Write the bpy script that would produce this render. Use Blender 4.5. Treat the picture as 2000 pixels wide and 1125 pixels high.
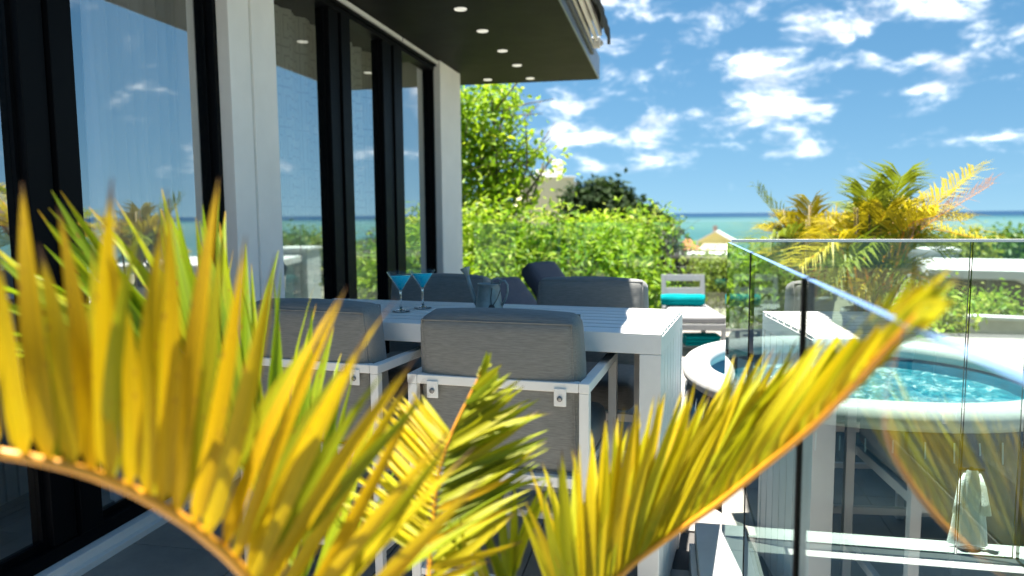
import bpy, bmesh, math, random
import numpy as np
from mathutils import Vector, Matrix, Euler, noise as mnoise

for o in list(bpy.data.objects):
    bpy.data.objects.remove(o)
random.seed(7)
rng = np.random.default_rng(7)
SC = bpy.context.scene
COL = SC.collection
R = math.radians

# ------------------------------------------------------------------ camera
F_PX, CX, CY, EYE = 1450.0, 1000.0, 562.5, 1.46
_p = math.atan((562.5 - 418.5) / F_PX); _r = R(0.45); _y = math.atan(300 / F_PX)
_fw0 = Vector((-math.sin(_y), math.cos(_y), 0)); _rt0 = Vector((math.cos(_y), math.sin(_y), 0)); _up0 = Vector((0, 0, 1))
FW = _fw0 * math.cos(_p) - _up0 * math.sin(_p)
_up = _up0 * math.cos(_p) + _fw0 * math.sin(_p)
RT = _rt0 * math.cos(_r) - _up * math.sin(_r)
UP = _up * math.cos(_r) + _rt0 * math.sin(_r)
CAM = Vector((0, 0, EYE))
cam_d = bpy.data.cameras.new('camera'); cam = bpy.data.objects.new('camera', cam_d); COL.objects.link(cam)
cam.matrix_world = Matrix(((RT.x, UP.x, -FW.x, CAM.x), (RT.y, UP.y, -FW.y, CAM.y), (RT.z, UP.z, -FW.z, CAM.z), (0, 0, 0, 1)))
cam_d.sensor_width = 36; cam_d.lens = 36 * F_PX / 2000
cam_d.clip_start = 0.05; cam_d.clip_end = 90000
cam_d.dof.use_dof = True; cam_d.dof.focus_distance = 2.6; cam_d.dof.aperture_fstop = 2.1
SC.camera = cam


def at(px, py, d):
    """world point seen at a photograph pixel, d metres along the view axis"""
    return CAM + (FW + RT * ((px - CX) / F_PX) - UP * ((py - CY) / F_PX)) * d


# ------------------------------------------------------------------ light
SUN_FROM = Vector((-0.195, 0.05, 1.0)).normalized()
sun_el = math.asin(SUN_FROM.z); sun_az = math.atan2(SUN_FROM.x, SUN_FROM.y)
world = bpy.data.worlds.new('World'); SC.world = world; world.use_nodes = True
sun_d = bpy.data.lights.new('sun', 'SUN'); sun_d.energy = 2.05; sun_d.angle = R(0.53); sun_d.color = (1, 0.95, 0.87)
sun = bpy.data.objects.new('sun', sun_d); COL.objects.link(sun)
sun.rotation_euler = (-SUN_FROM).to_track_quat('-Z', 'Y').to_euler(); sun.location = (0, 0, 30)
SC.view_settings.view_transform = 'Standard'; SC.view_settings.look = 'None'
SC.view_settings.gamma = 1; SC.view_settings.use_curve_mapping = False
SC.view_settings.exposure = 3.25
SKY_STRENGTH = 0.05


def build_world():
    nt = world.node_tree; N = nt.nodes; L = nt.links; N.clear()
    out = N.new('ShaderNodeOutputWorld'); bg = N.new('ShaderNodeBackground'); bg.inputs[1].default_value = SKY_STRENGTH
    sky = N.new('ShaderNodeTexSky'); sky.sky_type = 'NISHITA'; sky.sun_disc = False
    sky.sun_elevation = sun_el; sky.sun_rotation = sun_az
    sky.altitude = 30; sky.air_density = 1.0; sky.dust_density = 0.25; sky.ozone_density = 2.0
    hs = N.new('ShaderNodeHueSaturation'); hs.inputs['Saturation'].default_value = 1.24; hs.inputs['Value'].default_value = 0.315; hs.inputs['Hue'].default_value = 0.487
    L.new(sky.outputs[0], hs.inputs['Color'])
    tc = N.new('ShaderNodeTexCoord')
    # clear tropical air: no yellow band at the skyline
    va = N.new('ShaderNodeVectorMath'); va.operation = 'MULTIPLY_ADD'; va.inputs[1].default_value = (1, 1, .85); va.inputs[2].default_value = (0, 0, .13); L.new(tc.outputs['Generated'], va.inputs[0])
    vn = N.new('ShaderNodeVectorMath'); vn.operation = 'NORMALIZE'; L.new(va.outputs[0], vn.inputs[0]); L.new(vn.outputs[0], sky.inputs[0])
    sep = N.new('ShaderNodeSeparateXYZ'); L.new(tc.outputs['Generated'], sep.inputs[0])

    def m(op, a, b=None, c=None):
        n = N.new('ShaderNodeMath'); n.operation = op
        for i, v in enumerate((a, b, c)):
            if v is None: continue
            if isinstance(v, (int, float)): n.inputs[i].default_value = v
            else: L.new(v, n.inputs[i])
        return n.outputs[0]
    az = m('ARCTAN2', sep.outputs[0], sep.outputs[1]); el = m('ARCSINE', sep.outputs[2])
    # clouds live in bearing and height above the horizon, flattened as cumulus looks near the horizon
    cv = N.new('ShaderNodeCombineXYZ'); L.new(az, cv.inputs[0]); L.new(m('MULTIPLY', el, 2.0), cv.inputs[1]); cv.inputs[2].default_value = 3.1
    n1 = N.new('ShaderNodeTexNoise'); n1.inputs['Scale'].default_value = 11.0; n1.inputs['Detail'].default_value = 9; n1.inputs['Roughness'].default_value = 0.62
    n1.inputs['Distortion'].default_value = 0.25; L.new(cv.outputs[0], n1.inputs['Vector'])
    n2 = N.new('ShaderNodeTexNoise'); n2.inputs['Scale'].default_value = 2.6; n2.inputs['Detail'].default_value = 3
    L.new(cv.outputs[0], n2.inputs['Vector'])
    base = m('ADD', m('MULTIPLY_ADD', n1.outputs['Fac'], 1.5, -.25), m('MULTIPLY', m('SUBTRACT', n2.outputs['Fac'], 0.5), 0.55))
    # individual cloud banks (bearing, elevation, half widths, weight)
    banks = None
    for px, py, sx, sy, w in ((1210, 272, 150, 26, .25), (1310, 95, 85, 28, .25), (1500, 165, 110, 32, .25), (1540, 232, 190, 30, .23),
                              (1700, 20, 190, 45, .3), (1860, 120, 40, 22, .22), (1680, 122, 70, 16, .2), (1780, 175, 70, 12, .16),
                              (1920, 265, 90, 16, .22), (1190, 25, 75, 60, .34), (1185, 135, 26, 26, .26), (1600, 300, 90, 10, .14),
                              (1340, 225, 60, 16, .16), (1690, 326, 24, 10, .2), (1440, 120, 60, 24, .2), (1100, 260, 60, 14, .14), (1960, 180, 50, 18, .15)):
        d = (at(px, py, 1) - CAM).normalized()
        a0 = math.atan2(d.x, d.y); e0 = math.asin(d.z)
        u = m('DIVIDE', m('SUBTRACT', az, a0), sx / F_PX); v = m('DIVIDE', m('SUBTRACT', el, e0), sy / F_PX)
        g = m('MULTIPLY', m('POWER', 2.718, m('MULTIPLY', m('ADD', m('MULTIPLY', u, u), m('MULTIPLY', v, v)), -1.0)), w)
        g = m('MULTIPLY', g, .8); banks = g if banks is None else m('ADD', banks, g)
    tot = m('ADD', base, banks)
    mr = N.new('ShaderNodeMapRange'); mr.interpolation_type = 'SMOOTHSTEP'
    mr.inputs['From Min'].default_value = 0.525; mr.inputs['From Max'].default_value = 0.95
    L.new(tot, mr.inputs['Value'])
    lowfade = N.new('ShaderNodeMapRange'); lowfade.inputs['From Min'].default_value = 0.015; lowfade.inputs['From Max'].default_value = 0.07
    L.new(el, lowfade.inputs['Value'])
    fac = m('POWER', m('MULTIPLY', m('MULTIPLY', mr.outputs[0], lowfade.outputs[0]), 0.97), 1.5)
    cl = N.new('ShaderNodeMix'); cl.data_type = 'RGBA'
    n3 = N.new('ShaderNodeTexNoise'); n3.inputs['Scale'].default_value = 16; n3.inputs['Detail'].default_value = 6
    cv2 = N.new('ShaderNodeVectorMath'); cv2.operation = 'ADD'; cv2.inputs[1].default_value = (0, 0.03, 0); L.new(cv.outputs[0], cv2.inputs[0]); L.new(cv2.outputs[0], n3.inputs['Vector'])
    mr3 = N.new('ShaderNodeMapRange'); mr3.inputs['From Min'].default_value = 0.36; mr3.inputs['From Max'].default_value = 0.70; L.new(n3.outputs['Fac'], mr3.inputs['Value'])
    L.new(mr3.outputs[0], cl.inputs['Factor'])
    cl.inputs['A'].default_value = (2.6, 2.7, 2.95, 1); cl.inputs['B'].default_value = (8.6, 8.4, 8.1, 1)
    mx = N.new('ShaderNodeMix'); mx.data_type = 'RGBA'
    L.new(fac, mx.inputs['Factor']); L.new(hs.outputs[0], mx.inputs['A']); L.new(cl.outputs['Result'], mx.inputs['B'])
    L.new(mx.outputs['Result'], bg.inputs[0]); L.new(bg.outputs[0], out.inputs[0])


build_world()
SC.cycles.max_bounces = 10; SC.cycles.transparent_max_bounces = 24; SC.cycles.glossy_bounces = 5; SC.cycles.transmission_bounces = 8
SC.cycles.caustics_reflective = False; SC.cycles.caustics_refractive = False
SC.cycles.use_denoising = True
SC.cycles.sample_clamp_indirect = 6


# ------------------------------------------------------------------ materials
def mat(name, col, rough=0.6, metal=0.0, var=0.0, scale=8.0, bump=0.0, bscale=60.0, spec=0.5, stretch=(1, 1, 1), col2=None, coat=0.0):
    m = bpy.data.materials.new(name); m.use_nodes = True
    nt = m.node_tree; N = nt.nodes; L = nt.links; b = N['Principled BSDF']
    b.inputs['Base Color'].default_value = (*col, 1); b.inputs['Roughness'].default_value = rough
    b.inputs['Metallic'].default_value = metal; b.inputs['Specular IOR Level'].default_value = spec
    b.inputs['Coat Weight'].default_value = coat
    tc = N.new('ShaderNodeTexCoord'); mp = N.new('ShaderNodeMapping'); mp.inputs['Scale'].default_value = stretch
    L.new(tc.outputs['Object'], mp.inputs[0])
    if var or col2:
        n = N.new('ShaderNodeTexNoise'); n.inputs['Scale'].default_value = scale; n.inputs['Detail'].default_value = 6; n.inputs['Roughness'].default_value = .65
        L.new(mp.outputs[0], n.inputs['Vector'])
        r = N.new('ShaderNodeValToRGB'); r.color_ramp.elements[0].position = .3; r.color_ramp.elements[1].position = .7
        c1 = tuple(c * (1 - var) for c in col); c2 = col2 or tuple(min(1, c * (1 + var)) for c in col)
        r.color_ramp.elements[0].color = (*c1, 1); r.color_ramp.elements[1].color = (*c2, 1)
        L.new(n.outputs['Fac'], r.inputs[0]); L.new(r.outputs[0], b.inputs['Base Color'])
        rr = N.new('ShaderNodeMapRange'); rr.inputs['To Min'].default_value = max(0, rough - .08); rr.inputs['To Max'].default_value = min(1, rough + .08)
        L.new(n.outputs['Fac'], rr.inputs['Value']); L.new(rr.outputs[0], b.inputs['Roughness'])
    if bump:
        n2 = N.new('ShaderNodeTexNoise'); n2.inputs['Scale'].default_value = bscale; n2.inputs['Detail'].default_value = 4
        L.new(mp.outputs[0], n2.inputs['Vector'])
        bp = N.new('ShaderNodeBump'); bp.inputs['Strength'].default_value = bump; bp.inputs['Distance'].default_value = .01
        L.new(n2.outputs['Fac'], bp.inputs['Height']); L.new(bp.outputs[0], b.inputs['Normal'])
    return m


def fabric(name, dark, light, horiz=True, coarse=1.0):
    """woven outdoor fabric with fine slubs running along X"""
    m = bpy.data.materials.new(name); m.use_nodes = True
    nt = m.node_tree; N = nt.nodes; L = nt.links; b = N['Principled BSDF']
    b.inputs['Roughness'].default_value = .9; b.inputs['Specular IOR Level'].default_value = .2
    b.inputs['Sheen Weight'].default_value = .15
    tc = N.new('ShaderNodeTexCoord'); mp = N.new('ShaderNodeMapping')
    mp.inputs['Scale'].default_value = (26, 240, 380) if horiz else (200, 12, 200)
    L.new(tc.outputs['Object'], mp.inputs[0])
    n = N.new('ShaderNodeTexNoise'); n.inputs['Scale'].default_value = 1.0 * coarse; n.inputs['Detail'].default_value = 3; L.new(mp.outputs[0], n.inputs['Vector'])
    r = N.new('ShaderNodeValToRGB'); r.color_ramp.elements[0].position = .33; r.color_ramp.elements[1].position = .68
    r.color_ramp.elements[0].color = (*dark, 1); r.color_ramp.elements[1].color = (*light, 1)
    L.new(n.outputs['Fac'], r.inputs[0]); L.new(r.outputs[0], b.inputs['Base Color'])
    w = N.new('ShaderNodeTexNoise'); w.inputs['Scale'].default_value = 9; w.inputs['Detail'].default_value = 3; L.new(tc.outputs['Object'], w.inputs['Vector'])
    b1 = N.new('ShaderNodeBump'); b1.inputs['Strength'].default_value = .18; b1.inputs['Distance'].default_value = .03; L.new(w.outputs['Fac'], b1.inputs['Height'])
    b2 = N.new('ShaderNodeBump'); b2.inputs['Strength'].default_value = .25; b2.inputs['Distance'].default_value = .002
    L.new(n.outputs['Fac'], b2.inputs['Height']); L.new(b1.outputs[0], b2.inputs['Normal']); L.new(b2.outputs[0], b.inputs['Normal'])
    return m


def glass_mat(name, tint, ior=1.5, base=0.0, double=True):
    """sheet glass: clear by tint, mirror by Fresnel on the side the ray enters"""
    m = bpy.data.materials.new(name); m.use_nodes = True
    nt = m.node_tree; N = nt.nodes; L = nt.links; N.clear()
    out = N.new('ShaderNodeOutputMaterial'); tr = N.new('ShaderNodeBsdfTransparent'); tr.inputs[0].default_value = (*tint, 1)
    gl = N.new('ShaderNodeBsdfGlossy'); gl.inputs['Roughness'].default_value = 0.0; gl.inputs[0].default_value = (.97, 1, .99, 1)
    fr = N.new('ShaderNodeFresnel'); fr.inputs[0].default_value = ior
    ge = N.new('ShaderNodeNewGeometry')
    def mth(op, a, b):
        n = N.new('ShaderNodeMath'); n.operation = op
        for i, v in enumerate((a, b)):
            if isinstance(v, (int, float)): n.inputs[i].default_value = v
            else: L.new(v, n.inputs[i])
        return n.outputs[0]
    f = fr.outputs[0]
    if double: f = mth('DIVIDE', mth('MULTIPLY', f, 2.0), mth('ADD', f, 1.0))
    if base: f = mth('ADD', mth('MULTIPLY', f, 1 - base), base)
    f = mth('MULTIPLY', f, mth('SUBTRACT', 1.0, ge.outputs['Backfacing']))
    mx = N.new('ShaderNodeMixShader'); L.new(f, mx.inputs[0]); L.new(tr.outputs[0], mx.inputs[1]); L.new(gl.outputs[0], mx.inputs[2])
    L.new(mx.outputs[0], out.inputs[0])
    return m


def leaf_mat(name, cols, trans=0.45, tip=None, rough=.45, streak=0.0, objrand=True, tcol=1.25, tipstart=.9):
    """leaf: colour from a ramp by leaf, grain and blemishes, light passing through"""
    m = bpy.data.materials.new(name); m.use_nodes = True
    nt = m.node_tree; N = nt.nodes; L = nt.links; b = N['Principled BSDF']
    b.inputs['Roughness'].default_value = rough; b.inputs['Specular IOR Level'].default_value = .3
    out = N['Material Output']
    tc = N.new('ShaderNodeTexCoord')
    r = N.new('ShaderNodeValToRGB'); r.color_ramp.elements[0].color = (*cols[0], 1); r.color_ramp.elements[1].color = (*cols[-1], 1)
    for i, c in enumerate(cols[1:-1]):
        e = r.color_ramp.elements.new((i + 1) / (len(cols) - 1)); e.color = (*c, 1)
    if objrand:
        oi = N.new('ShaderNodeObjectInfo'); src = oi.outputs['Random']
    else:
        at_ = N.new('ShaderNodeAttribute'); at_.attribute_name = 'leafrand'; src = at_.outputs['Fac']
    n = N.new('ShaderNodeTexNoise'); n.inputs['Scale'].default_value = 3.0; n.inputs['Detail'].default_value = 5
    mp = N.new('ShaderNodeMapping'); mp.inputs['Scale'].default_value = (6, 1.6, 1) if objrand else (.7, .7, .7)
    L.new(tc.outputs['Object'], mp.inputs[0])
    if objrand:
        ov = N.new('ShaderNodeVectorMath'); ov.operation = 'ADD'; L.new(mp.outputs[0], ov.inputs[0]); L.new(oi.outputs['Location'], ov.inputs[1]); L.new(ov.outputs[0], n.inputs['Vector'])
    else: L.new(mp.outputs[0], n.inputs['Vector'])
    mm = N.new('ShaderNodeMath'); mm.operation = 'MULTIPLY_ADD'; L.new(n.outputs['Fac'], mm.inputs[0]); mm.inputs[1].default_value = .7; 
    mm2 = N.new('ShaderNodeMath'); mm2.operation = 'MULTIPLY_ADD'; L.new(src, mm2.inputs[0]); mm2.inputs[1].default_value = .75; mm2.inputs[2].default_value = -.22
    L.new(mm2.outputs[0], mm.inputs[2]); L.new(mm.outputs[0], r.inputs[0])
    colr = r.outputs[0]
    if streak:
        w = N.new('ShaderNodeTexNoise'); w.inputs['Scale'].default_value = 1; w.inputs['Detail'].default_value = 2
        mp2 = N.new('ShaderNodeMapping'); mp2.inputs['Scale'].default_value = (14, .8, 1); L.new(tc.outputs['Object'], mp2.inputs[0]); L.new(mp2.outputs[0], w.inputs['Vector'])
        mr = N.new('ShaderNodeMapRange'); mr.inputs['From Min'].default_value = .3; mr.inputs['From Max'].default_value = .7
        mr.inputs['To Min'].default_value = 1 - streak; mr.inputs['To Max'].default_value = 1 + streak * .3; L.new(w.outputs['Fac'], mr.inputs['Value'])
        mu = N.new('ShaderNodeMix'); mu.data_type = 'RGBA'; mu.blend_type = 'MULTIPLY'; mu.inputs['Factor'].default_value = 1
        L.new(colr, mu.inputs['A']); L.new(mr.outputs[0], mu.inputs['B']); colr = mu.outputs['Result']
    if tip:
        sn = N.new('ShaderNodeTexNoise'); sn.inputs['Scale'].default_value = 1; sn.inputs['Detail'].default_value = 3
        smp = N.new('ShaderNodeMapping'); smp.inputs['Scale'].default_value = (5, 22, 1); L.new(tc.outputs['Object'], smp.inputs[0])
        sv = N.new('ShaderNodeVectorMath'); sv.operation = 'ADD'; L.new(smp.outputs[0], sv.inputs[0]); L.new(oi.outputs['Location'], sv.inputs[1]); L.new(sv.outputs[0], sn.inputs['Vector'])
        smr = N.new('ShaderNodeMapRange'); smr.inputs['From Min'].default_value = .66; smr.inputs['From Max'].default_value = .73; L.new(sn.outputs['Fac'], smr.inputs['Value'])
        smu = N.new('ShaderNodeMix'); smu.data_type = 'RGBA'; L.new(smr.outputs[0], smu.inputs['Factor']); L.new(colr, smu.inputs['A']); smu.inputs['B'].default_value = (.3, .13, .02, 1); colr = smu.outputs['Result']
        sp = N.new('ShaderNodeSeparateXYZ'); L.new(tc.outputs['Object'], sp.inputs[0])
        ad = N.new('ShaderNodeMath'); ad.operation = 'MULTIPLY_ADD'; L.new(n.outputs['Fac'], ad.inputs[0]); ad.inputs[1].default_value = .22; L.new(sp.outputs[1], ad.inputs[2])
        ad2 = N.new('ShaderNodeMath'); ad2.operation = 'MULTIPLY_ADD'; L.new(oi.outputs['Random'], ad2.inputs[0]); ad2.inputs[1].default_value = .12; L.new(ad.outputs[0], ad2.inputs[2])
        mr = N.new('ShaderNodeMapRange'); mr.inputs['From Min'].default_value = tipstart + .14; mr.inputs['From Max'].default_value = tipstart + .22; L.new(ad2.outputs[0], mr.inputs['Value'])
        mu = N.new('ShaderNodeMix'); mu.data_type = 'RGBA'; L.new(mr.outputs[0], mu.inputs['Factor'])
        L.new(colr, mu.inputs['A']); mu.inputs['B'].default_value = (*tip, 1); colr = mu.outputs['Result']
    L.new(colr, b.inputs['Base Color'])
    t = N.new('ShaderNodeBsdfTranslucent')
    sc = N.new('ShaderNodeVectorMath'); sc.operation = 'SCALE'; sc.inputs['Scale'].default_value = tcol; L.new(colr, sc.inputs[0]); L.new(sc.outputs[0], t.inputs[0])
    mx = N.new('ShaderNodeMixShader'); mx.inputs[0].default_value = trans
    L.new(b.outputs[0], mx.inputs[1]); L.new(t.outputs[0], mx.inputs[2]); L.new(mx.outputs[0], out.inputs[0])
    return m


M = {}
M['white_wall'] = mat('white_render', (.9, .88, .84), .75, var=.04, scale=3, bump=.08, bscale=120)
M['reveal'] = M['white_wall']
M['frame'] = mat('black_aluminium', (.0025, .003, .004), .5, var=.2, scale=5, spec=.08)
M['soffit'] = mat('dark_soffit_paint', (.0028, .0035, .003), .6, var=.25, scale=2.5, bump=.05, bscale=30, spec=.15)
M['fascia'] = mat('grey_metal_fascia', (.16, .2, .26), .4, .3, var=.08)
M['white_metal'] = mat('white_powder_coat', (.9, .88, .83), .5, var=.03, scale=14, spec=.45)
M['alu'] = mat('brushed_awning_metal', (.55, .54, .48), .4, .3, var=.1)
M['chair_fab'] = fabric('grey_weave', (.18, .182, .172), (.25, .25, .236))
M['dark_fab'] = fabric('slate_weave', (.085, .095, .125), (.12, .13, .165))
M['tile'] = mat('porcelain_tile', (.32, .295, .265), .5, var=.22, scale=3.2, bump=.12, bscale=45, spec=.4)
M['grout'] = mat('grout', (.09, .085, .08), .9, var=.15)
M['curb'] = mat('white_concrete', (.5, .5, .485), .7, var=.07, scale=6, bump=.2, bscale=70)
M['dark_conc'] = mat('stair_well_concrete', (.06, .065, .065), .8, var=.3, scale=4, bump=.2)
M['railglass'] = glass_mat('railing_glass', (.88, .95, .93))
M['rubber'] = mat('black_seal', (.003, .003, .003), .7, spec=.1)
M['glassedge'] = mat('dark_glass_edge', (.004, .012, .012), .15, spec=.5)
M['glasstop'] = mat('painted_sky_glass_top', (.11, .2, .36), .5, var=.1, spec=.4)  # sky reflection on the top edge painted in as matt blue
M['winglass'] = glass_mat('solar_window_glass', (.96, .975, .97), 1.6, base=.38)
M['wood_floor'] = mat('oak_boards', (.045, .035, .028), .4, var=.35, scale=2, stretch=(8, 1, 1))
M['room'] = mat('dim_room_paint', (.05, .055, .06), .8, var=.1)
M['vinyl_white'] = mat('white_vinyl', (.5, .5, .485), .42, var=.03, scale=4, bump=.12, bscale=14)
M['vinyl_navy'] = mat('navy_vinyl', (.005, .035, .075), .32, var=.3, scale=6, bump=.25, bscale=12, spec=.6)
M['towel'] = mat('teal_towel', (.0, .25, .27), .95, var=.15, scale=30, bump=.5, bscale=220, spec=.1)
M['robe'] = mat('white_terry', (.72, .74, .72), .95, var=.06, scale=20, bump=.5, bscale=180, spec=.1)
M['zinc'] = mat('weathered_zinc', (.24, .29, .29), .42, .5, var=.35, scale=9, bump=.12, bscale=40)
M['zinc_dark'] = mat('tarnished_metal', (.05, .05, .05), .5, .6, var=.4)
M['bolt'] = mat('steel_bolt', (.25, .25, .25), .35, .9)
M['pot'] = mat('grey_planter', (.33, .34, .33), .8, var=.15, scale=5, bump=.3)
M['soil'] = mat('potting_soil', (.03, .022, .015), .95, var=.4, scale=20, bump=.5)
M['grass_gray'] = M['pot']
M['bark'] = mat('grey_bark', (.14, .11, .085), .9, var=.35, scale=12, bump=.6, bscale=40)
M['drybark'] = mat('palm_stem', (.16, .12, .03), .6, var=.3, scale=14)
M['rachis'] = mat('orange_rachis', (.72, .31, .02), .4, var=.15, scale=12, spec=.45)
M['rachis_green'] = mat('green_rachis', (.22, .28, .03), .4, var=.2, scale=12)


def add_emission(m, col, s):
    b = m.node_tree.nodes['Principled BSDF']; b.inputs['Emission Color'].default_value = (*col, 1); b.inputs['Emission Strength'].default_value = s


M['lamp'] = mat('downlight_lens', (.8, .8, .75), .4); add_emission(M['lamp'], (1, .96, .85), .06)


# ------------------------------------------------------------------ mesh helpers
class MB:
    def __init__(s): s.v = []; s.f = []; s.m = []

    def add(s, vs, fs, mi=0, T=None):
        o = len(s.v)
        s.v += [tuple(T @ Vector(p)) if T else tuple(p) for p in vs]
        s.f += [tuple(i + o for i in f) for f in fs]
        s.m += list(mi) if isinstance(mi, (list, tuple)) else [mi] * len(fs)
        return s

    def box(s, x0, x1, y0, y1, z0, z1, mi=0, T=None):
        vs = [(x0, y0, z0), (x1, y0, z0), (x1, y1, z0), (x0, y1, z0), (x0, y0, z1), (x1, y0, z1), (x1, y1, z1), (x0, y1, z1)]
        fs = [(0, 3, 2, 1), (4, 5, 6, 7), (0, 1, 5, 4), (1, 2, 6, 5), (2, 3, 7, 6), (3, 0, 4, 7)]
        return s.add(vs, fs, mi, T)

    def tube(s, pts, rad, n=8, mi=0, cap=True, T=None):
        pts = [Vector(p) for p in pts]; vs = []; fs = []
        prev = None
        for i, p in enumerate(pts):
            t = (pts[min(i + 1, len(pts) - 1)] - pts[max(i - 1, 0)]).normalized()
            if prev is None:
                a = Vector((0, 0, 1)) if abs(t.z) < .9 else Vector((1, 0, 0)); u = t.cross(a).normalized()
            else: u = (prev - t * prev.dot(t)).normalized()
            prev = u; w = t.cross(u)
            r = rad[i] if isinstance(rad, (list, tuple)) else rad
            for k in range(n):
                a = 2 * math.pi * k / n; vs.append(p + u * (r * math.cos(a)) + w * (r * math.sin(a)))
        for i in range(len(pts) - 1):
            for k in range(n):
                fs.append((i * n + k, i * n + (k + 1) % n, (i + 1) * n + (k + 1) % n, (i + 1) * n + k))
        if cap:
            fs.append(tuple(range(n))[::-1]); fs.append(tuple((len(pts) - 1) * n + k for k in range(n)))
        return s.add(vs, fs, mi, T)

    def lathe(s, prof, n=32, mi=0, T=None, closed=False, sx=1, sy=1, pw=2.0):
        vs = []; fs = []
        for r, z in prof:
            for k in range(n):
                a = 2 * math.pi * k / n; c, q = math.cos(a), math.sin(a)
                if pw != 2.0:
                    c = math.copysign(abs(c) ** (2 / pw), c); q = math.copysign(abs(q) ** (2 / pw), q)
                vs.append((r * c * sx, r * q * sy, z))
        m_ = len(prof)
        for i in range(m_ if closed else m_ - 1):
            j = (i + 1) % m_
            for k in range(n):
                fs.append((i * n + k, i * n + (k + 1) % n, j * n + (k + 1) % n, j * n + k))
        return s.add(vs, fs, mi, T)

    def rbox(s, size, r, puff=0.0, n=6, T=None, mi=0):
        """rounded cushion block centred at the origin, faces bulged by puff"""
        hx, hy, hz = (a / 2 for a in size)
        g = [-1 + 2 * i / n for i in range(n + 1)]
        g = sorted(set([-1, -.97, -.9] + [round(x * .82, 4) for x in g] + [.9, .97, 1]))
        idx = {}; vs = []; fs = []
        def vert(a, b, c):
            k = (a, b, c)
            if k not in idx:
                p = Vector((a * hx, b * hy, c * hz))
                q = Vector((max(-hx + r, min(hx - r, p.x)), max(-hy + r, min(hy - r, p.y)), max(-hz + r, min(hz - r, p.z))))
                d = p - q
                if d.length > 1e-9:
                    p = q + d.normalized() * r
                nrm = d.normalized() if d.length > 1e-9 else Vector()
                ax = [abs(a), abs(b), abs(c)]; w = [max(0, 1 - x * x) for x in ax]
                big = max(range(3), key=lambda i: ax[i]); o = [i for i in range(3) if i != big]
                p = p + nrm * puff * w[o[0]] * w[o[1]]
                idx[k] = len(vs); vs.append(p)
            return idx[k]
        m_ = len(g)
        for i in range(m_ - 1):
            for j in range(m_ - 1):
                a0, a1, b0, b1 = g[i], g[i + 1], g[j], g[j + 1]
                fs.append((vert(a0, b0, 1), vert(a1, b0, 1), vert(a1, b1, 1), vert(a0, b1, 1)))
                fs.append((vert(a0, b1, -1), vert(a1, b1, -1), vert(a1, b0, -1), vert(a0, b0, -1)))
                fs.append((vert(1, a0, b0), vert(1, a1, b0), vert(1, a1, b1), vert(1, a0, b1)))
                fs.append((vert(-1, a0, b1), vert(-1, a1, b1), vert(-1, a1, b0), vert(-1, a0, b0)))
                fs.append((vert(b0, 1, a0), vert(b0, 1, a1), vert(b1, 1, a1), vert(b1, 1, a0))[::-1] if False else (vert(a0, 1, b1), vert(a1, 1, b1), vert(a1, 1, b0), vert(a0, 1, b0)))
                fs.append((vert(a0, -1, b0), vert(a1, -1, b0), vert(a1, -1, b1), vert(a0, -1, b1)))
        return s.add(vs, fs, mi, T)

    def build(s, name, mats, parent=None, smooth=False, bevel=0.0, loc=None, seg=2):
        me = bpy.data.meshes.new(name); me.from_pydata([tuple(p) for p in s.v], [], s.f)
        for q in (mats if isinstance(mats, (list, tuple)) else [mats]): me.materials.append(q)
        if any(s.m): me.polygons.foreach_set('material_index', s.m)
        if smooth: me.polygons.foreach_set('use_smooth', [True] * len(me.polygons))
        me.update()
        o = bpy.data.objects.new(name, me); COL.objects.link(o)
        if parent: o.parent = parent
        if loc is not None: o.location = loc
        if bevel:
            b = o.modifiers.new('bevel', 'BEVEL'); b.width = bevel; b.segments = seg; b.limit_method = 'ANGLE'; b.angle_limit = R(40)
            me.polygons.foreach_set('use_smooth', [True] * len(me.polygons))
            b.harden_normals = True
        return o


def tag(o, label=None, cat=None, group=None, kind=None):
    if label: o['label'] = label
    if cat: o['category'] = cat
    if group: o['group'] = group
    if kind: o['kind'] = kind
    return o


def thing(name, label, cat, loc=(0, 0, 0), rz=0.0, group=None):
    o = bpy.data.objects.new(name, None); COL.objects.link(o); o.location = loc; o.rotation_euler = (0, 0, rz)
    o.empty_display_size = .1
    return tag(o, label, cat, group)


def struct(name, mb, m, **k):
    return tag(mb.build(name, m, **k), kind='structure')


def copy_tree(o, parent=None):
    c = o.copy(); COL.objects.link(c)
    if parent: c.parent = parent
    for ch in list(o.children): copy_tree(ch, c)
    return c


def TR(x=0, y=0, z=0, rx=0, ry=0, rz=0):
    return Matrix.Translation((x, y, z)) @ Euler((rx, ry, rz)).to_matrix().to_4x4()


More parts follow.
